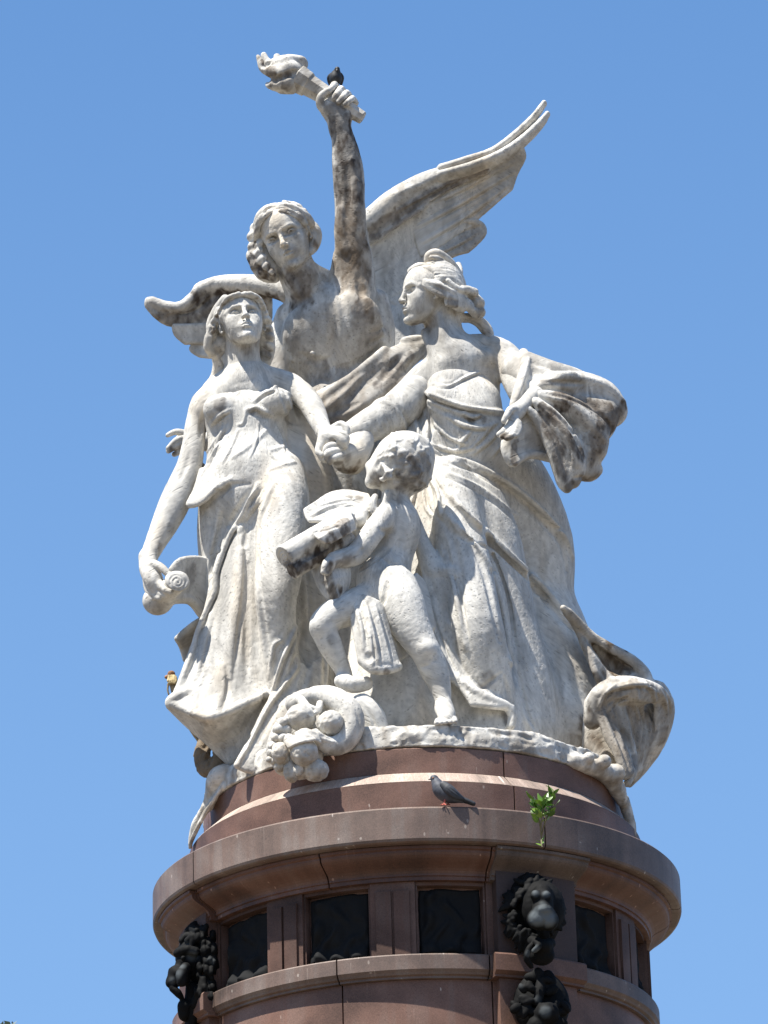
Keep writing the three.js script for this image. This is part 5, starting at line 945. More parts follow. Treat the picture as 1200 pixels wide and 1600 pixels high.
// ---------------------------------------------------------------- the child with the big scroll
const kid = thing('child_statue', 'marble statue of a small child, its back turned, hugging a big rolled scroll', 'statue', at(640, 1130, 1.0));
{
  const C = new Carving();
  C.egg(634, 716, .90, [46, 43, 46], [0, 0, 0]); C.egg(628, 722, .92, [45, 42, 44], [0, 0, 0], 10);
  C.egg(596, 738, .90, [22, 27, 30], [0, 0, 0], 14); C.egg(588, 742, .94, [14, 18, 18], [0, 0, 0], 8); C.egg(640, 742, .92, [34, 30, 34], [0, 0, 0], 12);
  C.ball(577, 728, .92, 6, 8); C.egg(580, 754, .92, [10, 9, 12], [0, 0, 0], 8);
  C.limb([[603, 732, 1.075, 4], [608, 738, 1.085, 5], [606, 746, 1.085, 4], [600, 748, 1.07, 3]], { k: 3 }); C.ball(602, 741, 1.09, 3.5, 2, true);
  C.limb([[622, 758, .90, 24], [618, 778, .89, 22], [618, 800, .88, 27]], { k: 10 });
  C.limb([[606, 770, 1.0, 5], [602, 786, .99, 5]], { k: 6 }); C.groove([[612, 764], [618, 782], [616, 796]], 5, 3);
  C.egg(624, 820, .86, [32, 38, 28], [10, 0, 0], 12); C.egg(604, 812, .95, [21, 23, 16], [30, 0, 0], 10); C.egg(636, 812, .92, [15, 24, 16], [0, 0, 0], 10);
  C.limb([[622, 840, .86, 33], [614, 870, .86, 31], [604, 900, .88, 38], [606, 930, .88, 38]], { k: 10 });
  C.egg(588, 910, .96, [31, 36, 28], [10, 0, 0], 12);
  C.limb([[617, 920, .98, 36], [628, 946, 1.03, 36], [640, 975, 1.06, 31], [654, 1000, 1.07, 26], [666, 1020, 1.07, 23], [678, 1046, 1.05, 22], [687, 1070, 1.05, 17], [692, 1092, 1.06, 13], [694, 1108, 1.08, 12]], { k: 10 });
  C.ball(668, 1014, 1.13, 11, 12);
  C.limb([[694, 1106, 1.08, 14], [698, 1118, 1.14, 14], [698, 1126, 1.22, 10]], { k: 6 });
  for (let i = 0; i < 5; i++) C.limb([[684 + i * 6.6, 1125 + (i === 0 ? 1 : i > 3 ? -2 : 0), 1.2, 4.4], [682 + i * 7.4, 1130 - i * .6, 1.27, 4 - i * .2]], { k: 1.5, sub: 1 });
  C.limb([[578, 940, .96, 30], [548, 950, 1.06, 27], [520, 962, 1.12, 24], [506, 974, 1.14, 22]], { k: 8 });
  C.ball(500, 980, 1.16, 13, 8); C.egg(506, 984, 1.17, [14, 10, 10], [20, 0, 0], 5);
  C.limb([[505, 984, 1.13, 20], [514, 1004, 1.12, 19], [524, 1024, 1.10, 16.5], [535, 1046, 1.08, 13], [540, 1062, 1.08, 12]], { k: 6 });
  C.limb([[534, 1064, 1.10, 12], [552, 1070, 1.12, 13], [572, 1068, 1.10, 11]], { k: 5 }); C.groove([[546, 1060], [550, 1068], [556, 1078]], 2, 1.4);
  // arms
  C.limb([[604, 806, .96, 18], [590, 822, 1.02, 18], [574, 844, 1.07, 17.5], [556, 866, 1.10, 17], [538, 872, 1.16, 15], [522, 874, 1.20, 12]], { k: 6 });
  C.limb([[524, 874, 1.2, 11], [514, 882, 1.22, 11], [512, 890, 1.22, 8]], { k: 3 });
  for (let i = 0; i < 4; i++) C.limb([[520 - i * 3, 876 + i * 5, 1.24, 5], [508 - i * 1, 882 + i * 4, 1.26, 4.6], [505 + i * 2, 890 + i * 2, 1.24, 4]], { k: 1.6 });
  C.limb([[600, 800, .84, 14], [582, 790, .88, 13], [570, 798, .94, 12], [562, 814, 1.0, 11]], { k: 5 });
  C.limb([[586, 776, .98, 5], [582, 786, 1.0, 6], [584, 798, 1.0, 6]], { k: 3 });
  // hollows
  C.groove([[622, 800], [626, 830], [620, 862], [612, 880]], 7, 2.4); C.groove([[612, 852], [594, 868], [572, 884], [560, 892]], 5, 5); C.groove([[600, 872], [610, 880], [624, 880]], 5, 2);
  C.groove([[604, 908], [600, 930], [594, 950]], 6, 4); C.groove([[558, 870], [566, 858], [560, 876]], 3, 2); C.groove([[676, 1030], [668, 1040], [658, 1042]], 4, 1.4); C.groove([[594, 826], [604, 832], [612, 828]], 5, 1.8);
  C.groove([[598, 716], [590, 724], [586, 732]], 5, 2);
  { const r = rng(40); for (let i = 0; i < 60; i++) { const x = 594 + r() * 84, y = 680 + r() * 80, t = r() * 6.28, q = 4 + r() * 5; C.ridge([[x - Math.cos(t) * q, y - Math.sin(t) * q], [x + Math.sin(t) * q * .5, y - Math.cos(t) * q * .5], [x + Math.cos(t) * q, y + Math.sin(t) * q]], 2.4, 1.7, 3, { sub: 4 }); } }
  for (const [x, y, r, a] of [[652, 742, 24, .75], [634, 752, 18, .8], [664, 724, 14, .6], [592, 752, 12, .85], [584, 746, 9, .6], [620, 720, 11, .55], [604, 742, 8, .6], [646, 762, 10, .8], [624, 780, 8, .45], [540, 876, 12, .6], [514, 888, 10, .8], [528, 882, 8, .6], [520, 998, 9, .45], [534, 990, 8, .4], [570, 880, 10, .45], [584, 800, 5, .5], [590, 896, 8, .25], [640, 690, 8, .25]]) C.stainOrShading(x, y, r, a);
  child('body', carveMesh(C, .0068, [[518, 884, 1.22, 26], [695, 1120, 1.15, 26]], .0045), marble, kid);
  // loincloth
  const L = new Carving();
  L.sheet([[[545, 936, 1.10], [566, 934, 1.13], [590, 944, 1.12], [600, 958, 1.08]], [[552, 962, 1.14], [572, 966, 1.18], [588, 972, 1.16], [604, 984, 1.1]], [[558, 996, 1.16], [576, 1000, 1.2], [594, 1004, 1.17], [612, 1014, 1.1]], [[564, 1030, 1.17], [580, 1036, 1.21], [602, 1036, 1.18], [620, 1040, 1.1]]], 6, { k: 4 });
  L.limb([[566, 1034, 1.17, 7], [584, 1046, 1.20, 8], [604, 1046, 1.17, 8], [622, 1042, 1.1, 7]], { k: 4 });
  L.sheet([[[600, 944, 1.02], [630, 930, .9], [650, 900, .8]], [[610, 980, 1.02], [640, 960, .86], [664, 920, .76]], [[620, 1030, 1.02], [650, 1010, .86], [676, 980, .8]]], 5, { k: 4 });
  L.fold([[554, 944], [564, 980], [568, 1014]], 5, 3.6); L.fold([[570, 942], [582, 984], [592, 1036]], 5, 4); L.fold([[586, 946], [598, 988], [610, 1034]], 4, 3); L.fold([[576, 980], [580, 1010], [582, 1040]], 4, 2.6); L.egg(574, 1026, 1.24, [8, 11, 8], [20, 0, 0], 3, true);
  L.stainOrShading(606, 1050, 6, .7); L.stainOrShading(590, 1054, 5, .4);
  child('loincloth', L.mesh(.0068), marble, kid);
  // the scroll, two rolls and the sheet between
  const S = new Carving();
  S.roll(443, 871, 1.25, 546, 811, 1.07, 19);
  S.roll(456, 893, 1.23, 548, 840, 1.07, 13, 3);
  S.sheet([[[494, 836, 1.26], [520, 820, 1.22], [546, 804, 1.14]], [[500, 842, 1.31], [524, 827, 1.27], [550, 812, 1.18]], [[512, 850, 1.28], [532, 838, 1.24], [554, 826, 1.16]]], 3, { k: 2 });
  
  S.groove(spiral(444, 870, 14, 2.5, 2.2, .66, -.5), 1.5, 1.5, .8, { open: 3, sub: 2 });
  S.groove([[466, 880], [496, 862], [520, 848]], 4, 4); S.groove([[490, 832], [515, 826], [532, 820]], 3, 3);
  S.sheet([[[477, 797, 1.10], [498, 783, 1.0], [518, 771, .90], [546, 768, .86], [574, 774, .84]], [[479, 806, 1.12], [506, 798, 1.04], [530, 790, .98], [556, 786, .92], [580, 786, .90]], [[484, 814, 1.14], [514, 814, 1.10], [538, 808, 1.06], [562, 804, .98], [582, 800, .94]]], 3.2, { k: 1.5 });
  S.sheet([[[494, 880, 1.10], [516, 880, 1.16], [540, 876, 1.1]], [[500, 910, 1.14], [520, 906, 1.2], [544, 900, 1.1]], [[514, 934, 1.14], [526, 934, 1.16], [538, 926, 1.08]]], 5, { k: 4 });
  S.limb([[490, 886, 1.1, 5], [500, 912, 1.14, 6], [516, 932, 1.15, 6], [534, 928, 1.12, 5]], { k: 3 }); S.egg(531, 920, 1.2, [6, 9, 8], [0, 0, 0], 2, true);
  S.limb([[520, 812, .92, 12], [545, 812, .90, 14], [570, 830, .90, 18]], { k: 6 });
  S.fold([[486, 806], [512, 792], [540, 786]], 4, 2.4); S.fold([[500, 790], [526, 782], [556, 780]], 3, 1.8); S.groove([[548, 776], [556, 784], [566, 786]], 2.5, 2.5); S.groove([[534, 794], [550, 790], [562, 796]], 2.5, 2.4);
  S.stainOrShadingLine([[452, 892, 10], [476, 884, 12], [504, 868, 12], [530, 850, 11]], .95); S.stainOrShadingLine([[500, 830, 5], [524, 818, 6], [542, 812, 6]], .7);
  for (const [x, y, r, a] of [[470, 884, 13, .95], [498, 868, 12, .95], [520, 848, 12, .9], [540, 826, 9, .8], [448, 884, 9, .8], [480, 872, 12, .9], [510, 826, 6, .6], [506, 900, 12, .75], [518, 922, 12, .85], [532, 920, 8, .9], [560, 778, 8, .7], [546, 776, 8, .6], [574, 784, 6, .6], [530, 836, 6, .5], [450, 866, 8, .35]]) S.stainOrShading(x, y, r, a);
  child('scroll', S.mesh(.0048), marble, kid);
}
// ---------------------------------------------------------------- the horn of plenty
const horn = thing('cornucopia', 'marble horn of plenty spilling apples and grapes over the edge of the pedestal', 'cornucopia', at(490, 1180, 1.15));
{
  const C = new Carving(), z = 1.22;
  C.limb([[494, 1086, z - .06, 14], [512, 1088, z - .02, 17], [530, 1096, z + .02, 18.5], [546, 1112, z + .05, 19], [551, 1134, z + .06, 18.5], [541, 1156, z + .06, 17], [522, 1166, z + .08, 15], [504, 1160, z + .1, 12], [492, 1150, z + .12, 9], [484, 1146, z + .12, 6]], { k: 3 });
  C.limb([[566, 1104, z - .14, 20], [580, 1122, z - .14, 22], [584, 1150, z - .16, 22], [570, 1165, z - .16, 20]], { k: 8 });
  C.limb([[462, 1100, z - .1, 16], [480, 1092, z - .1, 16], [500, 1094, z - .1, 16]], { k: 6 }); C.egg(500, 1140, z - .14, [50, 46, 26], [0, 0, 0], 10);
  C.groove([[556, 1108], [562, 1130], [556, 1152]], 3, 1.6); C.groove([[570, 1104], [582, 1124], [586, 1150]], 3, 2); C.ridge([[520, 1160], [500, 1154], [488, 1142]], 3, 2);
  C.ridge([[468, 1140], [486, 1136], [502, 1150], [520, 1158]], 4, 4, 5); C.groove([[500, 1148], [512, 1152], [524, 1156]], 3, 2);
  for (const [x, y, r, a] of [[528, 1180, 12, .5], [545, 1166, 8, .35], [500, 1130, 8, .3], [488, 1140, 6, .4]]) C.stainOrShading(x, y, r, a);
  child('horn', C.mesh(.006), marble, horn);
  const fruit = (name, x, y, dz, rx, ry, dimple) => {
    const F = new Carving(); F.egg(x, y, z + dz, [rx, ry, (rx + ry) / 2], [dimple?.[2] ?? 0, 0, 0]);
    if (dimple) F.ball(x + dimple[0], y + dimple[1], z + dz + .085, rx * .22, 5, true);
    F.stainOrShading(x + rx * .3, y + ry * .7, rx * .7, .35);
    F.grimeOrShade = .4; child(name, F.mesh(.0055, { rough: .009 }), marble, horn);
  };
  fruit('apple', 471, 1121, .06, 23, 21, [-17, -6]); fruit('apple', 517, 1130, .09, 21, 20); fruit('apple', 475, 1176, .12, 22, 22, [4, 2]);
  fruit('pear', 493, 1203, .06, 20, 18); fruit('plum', 455, 1205, .06, 12, 18, [-2, 6, 10]); fruit('plum', 438, 1177, .10, 14, 17);
  const r = rng(17);
  for (const [x, y, s] of [[441, 1130, 9], [434, 1141, 9], [446, 1142, 9], [430, 1153, 8], [442, 1153, 9], [427, 1165, 8], [424, 1178, 8], [428, 1190, 8], [437, 1197, 9], [420, 1186, 6], [446, 1186, 9], [466, 1203, 9], [474, 1208, 9], [452, 1156, 10], [450, 1124, 8]]) fruit('grape', x + r() * 2 - 1, y + r() * 2 - 1, .05 + r() * .05, s * (.9 + r() * .25), s * (.85 + r() * .3));
  const Lf = new Carving();
  Lf.sheet([[[446, 1160, z + .14], [462, 1150, z + .18], [480, 1150, z + .2]], [[452, 1168, z + .16], [468, 1160, z + .21], [492, 1156, z + .2]]], 2.6, { k: 2 });
  Lf.sheet([[[462, 1146, z + .16], [478, 1140, z + .18], [496, 1148, z + .16]], [[468, 1154, z + .18], [482, 1150, z + .2], [500, 1160, z + .16]]], 2.6, { k: 2 });
  Lf.egg(466, 1185, z + .02, [38, 34, 22], [0, 0, 0], 4); Lf.limb([[440, 1140, z - .04, 14], [430, 1170, z - .04, 14], [444, 1196, z - .04, 16]], { k: 6 });
  Lf.limb([[470, 1094, z, 8], [480, 1104, z + .06, 6], [494, 1108, z + .08, 4]], { k: 3 }); Lf.limb([[500, 1100, z + .02, 6], [496, 1112, z + .08, 5], [486, 1118, z + .09, 3]], { k: 3 });
  child('leaves', Lf.mesh(.0055, { rough: .004 }), marble, horn);
}
// ---------------------------------------------------------------- the rock the figures stand on
const rock = thing('rock_base', 'rough hewn grey marble rock under the figures, on top of the round pedestal', 'stone base', [0, yTop, 0]);
{
  const C = new Carving(); C.grimeOrShade = .8;
  const hAt = (a) => .145 + .014 * Math.round(2.5 * noise(a * 5, 3, 1)) / 2.5 + .003 * noise(a * 21, 7, 2);
  C.op((x, y, z) => {
    const r = Math.hypot(x, z), a = Math.atan2(x, z), R = 1.292 - .016 * Math.abs(noise(a * 9, y * 14, 4)) - .012 * Math.abs(noise(a * 26, y * 24, 5)) - Math.max(0, y - yTop - .07) * .25;
    const h = hAt(a) * .5, qx = r - R + .008, qy = Math.abs(y - yTop - .004 - h) - h + .008;
    return (Math.min(Math.max(qx, qy), 0) + Math.hypot(Math.max(qx, 0), Math.max(qy, 0)) - .008) * .85;
  }, [0, yTop + .08, 0], 1.33, 0);
  const yy = (px, py, z, r) => [px, py, z, r];
  C.limb([[900, 1190, .86, 10], [930, 1200, .76, 13], [950, 1210, .64, 14]], { k: 12 }); C.ball(944, 1190, .80, 11, 6); C.ball(962, 1208, .60, 14, 8); C.ball(920, 1184, .86, 9, 5); C.limb([[950, 1210, .62, 14], [964, 1232, .52, 13], [972, 1252, .46, 9]], { k: 6 });
  C.limb([[974, 1250, .42, 9], [984, 1282, .38, 8], [990, 1306, .36, 5]], { k: 6 });
  C.limb([[350, 1205, .60, 12], [340, 1216, .58, 16], [334, 1236, .52, 13], [326, 1258, .46, 9]], { k: 4 });
  C.limb([[322, 1262, .46, 7], [306, 1286, .40, 6], [299, 1308, .36, 4.5], [297, 1324, .35, 3]], { k: 5 }); C.sheet([[[350, 1226, .62], [338, 1240, .56]], [[332, 1252, .57], [322, 1266, .50]], [[315, 1282, .50], [308, 1294, .43]], [[302, 1306, .42], [298, 1318, .37]]], 3, { k: 4 });
  for (const [x, y, r, a] of [[690, 1158, 16, .35], [760, 1162, 20, .35], [820, 1170, 20, .4], [880, 1196, 18, .4], [930, 1216, 14, .45], [960, 1222, 12, .4], [640, 1160, 14, .3], [600, 1150, 12, .3], [298, 1316, 10, .8], [308, 1290, 10, .7], [318, 1268, 8, .6]]) C.stainOrShading(x, y, r, a);
  child('rock', C.mesh(.009, { rough: .005 }), marble, rock);
  const B = new Carving();
  B.limb([[322, 1158, .40, 12], [316, 1178, .40, 13], [322, 1200, .42, 14], [338, 1198, .46, 16], [344, 1180, .46, 14]], { k: 6 });
  B.ridge([[332, 1160], [322, 1176], [318, 1192]], 3, 3); B.groove([[330, 1170], [328, 1186], [324, 1196]], 4, 4);
  const brown = (Cc, x, y, z, ny, o, i) => { const n = fbm(x * 14, y * 14, z * 14, 4); o[i] = .20 + n * .1; o[i + 1] = .155 + n * .08; o[i + 2] = .11 + n * .06; };
  child('brown_rock', B.mesh(.007, { rough: .012, tone: brown }), marble, rock);
}
// ---------------------------------------------------------------- bronze lions and fruit on the piers
{
  const tone = (C, x, y, z, ny, o, i) => {
    const n = fbm(x * 10, y * 7, z * 10, 4); let k = .005 + Math.max(0, n) * .009, t = 0;
    for (const q of C.stainsOrShading) { const d = Math.hypot(x - q[0], y - q[1], z - q[2]) / q[6]; if (d < 1.6) t = Math.max(t, q[7] * sstep(1.25, .3, d + n * .7)); }
    o[i] = k + (.125 - k) * t; o[i + 1] = k * 1.03 + (.142 - k) * t; o[i + 2] = k * 1.06 + (.15 - k) * t;  // paler patches: grey patina plus reflected light put into the colour
  };
  const opt = { tone, rough: .004 };
  const cast = (name, fn, label, cell = .0062) => { const C = new Carving(); fn(C); const m = part(name, C.mesh(cell, opt), bronze, pedestal); if (label) m.userData.label = label; return m; };
  cast('bronze_lion_head', C => {
    C.egg(831, 1426, 1.30, [44, 62, 22], [0, 0, 0]); C.egg(848, 1420, 1.38, [34, 42, 34], [0, 0, 0], 8);
    const r = rng(3); for (let i = 0; i < 120; i++) { const a = r() * 6.28, d = .5 + r() * .34, t = (r() - .5) * 1.1, P = []; for (let k = 0; k < 4; k++) { const q = d + k * .085, b = a + t * k * .12; P.push([832 + Math.cos(b) * 48 * q, 1424 - Math.sin(b) * 63 * q + k * 1.5, 1.435 - (q - .5) * .12 + r() * .012, k === 3 ? 1.6 : 4.2 - k * .5]); } C.limb(P, { k: 1.6 }); }
    C.limb([[848, 1396, 1.5, 15], [848, 1420, 1.54, 16], [848, 1432, 1.56, 18]], { k: 7 }); C.ball(837, 1399, 1.57, 8, 6); C.ball(853, 1400, 1.57, 8, 6);
    C.egg(838, 1436, 1.62, [14, 15, 16], [0, 0, 0], 5); C.egg(858, 1438, 1.62, [14, 15, 16], [0, 0, 0], 5); C.limb([[840, 1422, 1.66, 7], [852, 1421, 1.68, 8], [860, 1424, 1.66, 6]], { k: 4 });
    C.egg(848, 1435, 1.62, [20, 18, 17], [0, 0, 0], 6); C.groove([[850, 1436], [850, 1444], [849, 1452]], 2.4, 2.4); C.egg(846, 1462, 1.62, [14, 8, 20], [0, 0, 0], 3, true);
    C.ball(832, 1404, 1.60, 4, 2, true); C.ball(862, 1408, 1.60, 4, 2, true);
    C.limb([[832, 1470, 1.5, 8], [846, 1478, 1.56, 10], [860, 1474, 1.5, 8]], { k: 5 }); C.egg(846, 1492, 1.5, [20, 16, 14], [0, 0, 0], 6);
    C.limb([[834, 1474, 1.56, 4], [826, 1484, 1.58, 5], [823, 1498, 1.57, 5], [830, 1510, 1.54, 4]], { k: 2 }); C.limb([[836, 1472, 1.6, 4], [842, 1478, 1.63, 5], [834, 1486, 1.62, 4]], { k: 2 });
    for (const [x, y, q, a] of [[838, 1434, 14, .9], [856, 1434, 15, .95], [848, 1428, 12, .9], [836, 1395, 8, .7], [853, 1396, 8, .65], [848, 1412, 8, .35], [836, 1484, 7, .5], [826, 1490, 5, .4]]) C.stainOrShading(x, y, q, a);
  }, 'bronze lion head with a pale grey muzzle, seen from the front');
  cast('bronze_lion_head', C => {
    C.egg(312, 1500, .58, [26, 50, 34], [0, 0, 0]); C.egg(302, 1500, .62, [26, 32, 28], [20, 0, 0], 6);
    C.limb([[310, 1470, .64, 15], [298, 1486, .68, 14], [288, 1504, .70, 13]], { k: 6 }); C.ball(281, 1488, .72, 8, 4); C.limb([[276, 1490, .72, 5], [290, 1484, .76, 7], [306, 1486, .76, 6]], { k: 4 });
    { const r = rng(6); for (let i = 0; i < 70; i++) { const y = 1446 + r() * 108, x = 306 + r() * 26 + Math.sin((y - 1446) / 34) * 4, dx = (r() - .3) * 9; C.limb([[x, y, .70 + r() * .06, 4], [x + dx * .5, y + 8, .73 + r() * .04, 3.6], [x + dx, y + 17, .70, 1.6]], { k: 1.4 }); } }
    C.egg(284, 1500, .80, [9, 6, 7], [20, 0, 0], 3, true); C.egg(276, 1540, .76, [12, 3.5, 10], [-20, 0, 0], 2, true); C.ball(286, 1497, .79, 4, 1); C.limb([[294, 1470, .72, 6], [302, 1464, .74, 6], [300, 1476, .74, 4]], { k: 2 });
    C.egg(280, 1524, .70, [18, 14, 18], [-30, 0, 0], 6); C.egg(270, 1534, .70, [11, 10, 14], [-30, 0, 0], 5); C.ball(265, 1537, .72, 6, 3); C.limb([[270, 1544, .72, 6], [278, 1552, .72, 6], [283, 1558, .7, 4]], { k: 3 });
    C.limb([[290, 1512, .78, 8], [284, 1522, .80, 9], [284, 1534, .8, 8]], { k: 6 });
    C.limb([[302, 1546, .66, 12], [296, 1566, .66, 9], [288, 1572, .68, 10]], { k: 4 }); C.egg(288, 1580, .66, [10, 16, 12], [0, 0, 0], 4); C.limb([[300, 1600, .6, 10], [296, 1620, .58, 16]], { k: 6 });
    for (const P of [[[318, 1450, .6, 10], [326, 1468, .68, 8], [330, 1490, .70, 7], [328, 1510, .7, 6]], [[304, 1452, .66, 9], [314, 1462, .72, 7], [320, 1484, .74, 6]], [[332, 1486, .66, 7], [336, 1506, .68, 7], [330, 1528, .68, 6]], [[330, 1516, .68, 7], [326, 1540, .7, 8], [316, 1556, .7, 7]], [[318, 1530, .74, 6], [314, 1548, .74, 7], [306, 1568, .7, 8]], [[312, 1560, .68, 8], [304, 1580, .66, 8], [300, 1600, .64, 7]], [[296, 1456, .6, 8], [306, 1448, .62, 9], [318, 1448, .6, 8]], [[284, 1470, .68, 5], [292, 1462, .68, 6], [302, 1466, .7, 6]]]) C.limb(P, { k: 2.5 });
    for (const [x, y, q, a] of [[278, 1520, 10, .55], [300, 1492, 9, .45], [284, 1510, 7, .5], [270, 1532, 7, .5], [292, 1474, 5, .3], [330, 1500, 6, .25]]) C.stainOrShading(x, y, q, a);
  }, 'bronze lion head in profile, jaws open against the sky');
  cast('bronze_fruit_swag', C => {
    C.egg(846, 1570, 1.34, [42, 50, 24], [0, 0, 0]); const r = rng(9);
    C.egg(855, 1584, 1.48, [19, 18, 18], [0, 0, 0], 2); C.ball(840, 1604, 1.46, 16, 3); C.ball(872, 1608, 1.44, 15, 3);
    C.limb([[846, 1522, 1.42, 6], [844, 1545, 1.46, 8], [840, 1566, 1.46, 7]], { k: 3 });
    for (let i = 0; i < 34; i++) { const a = r() * 6.28, d = .45 + r() * .6, x = 846 + Math.cos(a) * 42 * d, y = 1566 - Math.sin(a) * 44 * d; C.egg(x, y, 1.43 + r() * .05, [8 + r() * 4, 5 + r() * 3, 6], [r() * 180, 0, 0], 1.5); }
    for (const [x, y, q, a] of [[852, 1580, 9, .4], [840, 1560, 6, .25], [812, 1540, 7, .2]]) C.stainOrShading(x, y, q, a);
  });
}
// ---------------------------------------------------------------- pigeons
{
  const plain = (rgb, v = .3) => (C, x, y, z, ny, o, i) => { const n = fbm(x * 60, y * 60, z * 60, 3), k = 1 + n * v * 2; o[i] = rgb[0] * k; o[i + 1] = rgb[1] * k; o[i + 2] = rgb[2] * k; };
  const feather = new THREE.MeshPhysicalMaterial({ vertexColors: true, roughness: .62, sheen: .3, sheenRoughness: .5 });
  const carve = (name, parent, rgb, fn, v) => { const C = new Carving(); fn(C); return child(name, C.mesh(.0026, { rough: .001, tone: plain(rgb, v) }), feather, parent); };
  const z = 1.545, p = thing('pigeon', 'dark grey pigeon standing on the cornice ledge, facing left', 'pigeon', at(697, 1256, z));
  carve('body', p, [.055, .06, .075], C => {
    C.limb([[683, 1226, z, 8], [688, 1234, z, 11.5], [696, 1241, z, 12], [706, 1246, z, 9], [718, 1249, z, 5.5], [726, 1251, z, 4]], { k: 2 });
    C.limb([[687, 1230, z, 9], [682, 1222, z, 7], [679.5, 1217, z, 5.6]], { k: 3 }); C.ball(677.5, 1216, z, 5.2, 2);
  });
  carve('tail', p, [.022, .024, .03], C => C.limb([[718, 1248, z, 4.5], [730, 1252, z, 4], [740, 1256, z, 3.2]], { s: .7, n: [0, 0, 1] }));
  carve('wing', p, [.035, .038, .046], C => { C.limb([[693, 1226, z + .04, 6], [702, 1234, z + .045, 8], [712, 1242, z + .04, 6.5], [723, 1248, z + .02, 3]], { k: 1, s: 1.3, n: [0, 0, 1] }); C.groove([[698, 1232], [710, 1242], [720, 1247]], 1.2, .8); C.groove([[702, 1230], [712, 1238], [722, 1246]], 1.2, .8); });
  carve('wing', p, [.035, .038, .046], C => C.limb([[693, 1226, z - .04, 6], [702, 1234, z - .045, 8], [712, 1242, z - .04, 6.5], [723, 1248, z - .02, 3]], { k: 1, s: 1.3, n: [0, 0, 1] }));
  carve('beak', p, [.16, .14, .12], C => C.limb([[674, 1217, z, 1.6], [669.5, 1218, z, .8]], { sub: 1 }));
  for (const [x, dz] of [[694, .02], [700, -.02]]) carve('foot', p, [.42, .10, .07], C => { C.limb([[x + 1, 1250, z + dz, 1.4], [x, 1256.5, z + dz, 1.2]], { sub: 1 }); for (const e of [-5, -2, 3]) C.limb([[x, 1256.5, z + dz, 1.1], [x + e, 1257.5, z + dz + .02, .9]], { sub: 1 }); });
  carve('eye', p, [.4, .16, .05], C => C.ball(676.5, 1215.5, z + .021, 1.1));
  const y = .30, q = thing('pigeon', 'black pigeon perched on the raised fist beside the torch', 'pigeon', at(525, 134, y));
  carve('body', q, [.02, .022, .024], C => { C.egg(524.5, 122, y, [10.5, 12.5, 12], [0, 0, 0]); C.limb([[526, 114, y + .02, 6], [527, 108, y + .04, 4.2]], { k: 4 }); });
  carve('wing', q, [.016, .017, .019], C => C.limb([[518, 116, y, 3], [515.5, 122, y - .02, 5], [515, 131, y - .05, 2.5]], { k: 1 }));
  carve('wing', q, [.016, .017, .019], C => C.limb([[532, 116, y, 3], [533.5, 122, y - .02, 4.4], [533, 131, y - .05, 2.5]], { k: 1 }));
  carve('tail', q, [.014, .015, .016], C => C.limb([[523, 130, y - .05, 5], [519, 136, y - .14, 4]], { sub: 1 }));
  carve('beak', q, [.12, .11, .10], C => C.limb([[526.5, 108.5, y + .052, 1.4], [526, 110, y + .07, .7]], { sub: 1 }));
}
// ---------------------------------------------------------------- the seedling in the cornice joint
{
  const base = at(846, 1308, 1.50), w = thing('small_plant', 'small bright green leafy plant growing out of a cornice joint', 'plant', base);
  const leafG = new THREE.BufferGeometry();
  { const p = [], ix = []; for (let i = 0; i <= 5; i++) { const t = i / 5, b = .24 * Math.sin(Math.PI * Math.pow(t, .8)) + .005, d = -.22 * t * t; p.push(-b, t, d + .06, 0, t, d, b, t, d + .06); if (i) { const o = i * 3 - 3; for (const k of [0, 1]) ix.push(o + k, o + k + 1, o + k + 4, o + k, o + k + 4, o + k + 3); } } leafG.setAttribute('position', new THREE.Float32BufferAttribute(p, 3)); leafG.setIndex(ix); leafG.computeVertexNormals(); }
  const greens = [[.13, .26, .03], [.22, .36, .05], [.075, .17, .025]].map(c => new THREE.MeshPhysicalMaterial({ color: new THREE.Color(...c), roughness: .45, transmission: .35, thickness: 0, side: THREE.DoubleSide }));
  const stem = new THREE.MeshStandardMaterial({ color: new THREE.Color(.16, .14, .08), roughness: .9 });
  const r = rng(55), rel = (p) => new THREE.Vector3(p[0] - base[0], p[1] - base[1], p[2] - base[2]);
  const stems = [[[846, 1310, 1.56], [844, 1290, 1.62], [838, 1268, 1.64], [836, 1250, 1.64]], [[846, 1306, 1.57], [852, 1284, 1.63], [861, 1264, 1.65], [866, 1238, 1.65]], [[845, 1300, 1.58], [846, 1280, 1.66], [848, 1262, 1.68], [850, 1250, 1.68]], [[846, 1312, 1.56], [846, 1318, 1.6], [847, 1324, 1.61]]];
  for (const S of stems) {
    const c = new THREE.CatmullRomCurve3(S.map(p => rel(at(...p)))); part('stem', new THREE.TubeGeometry(c, 12, .0042, 6), stem, w);
    const n = S.length > 3 ? 17 : 5;
    for (let i = 0; i < n; i++) {
      const t = S.length > 3 ? .38 + .62 * i / (n - 1) : i / n, m = part('leaf', leafG, greens[Math.floor(r() * 3)], w), a = r() * 6.28, up = .25 + r() * .8;
      m.position.copy(c.getPoint(t)); m.quaternion.setFromUnitVectors(new THREE.Vector3(0, 1, 0), new THREE.Vector3(Math.cos(a), up, Math.sin(a) * .8 + .25).normalize()); m.rotateY(r() * 6.28);
      const s = (.045 + r() * .03) * (S.length > 3 ? 1 : .55); m.scale.set(s * 1.05, s, s);
    }
  }
}
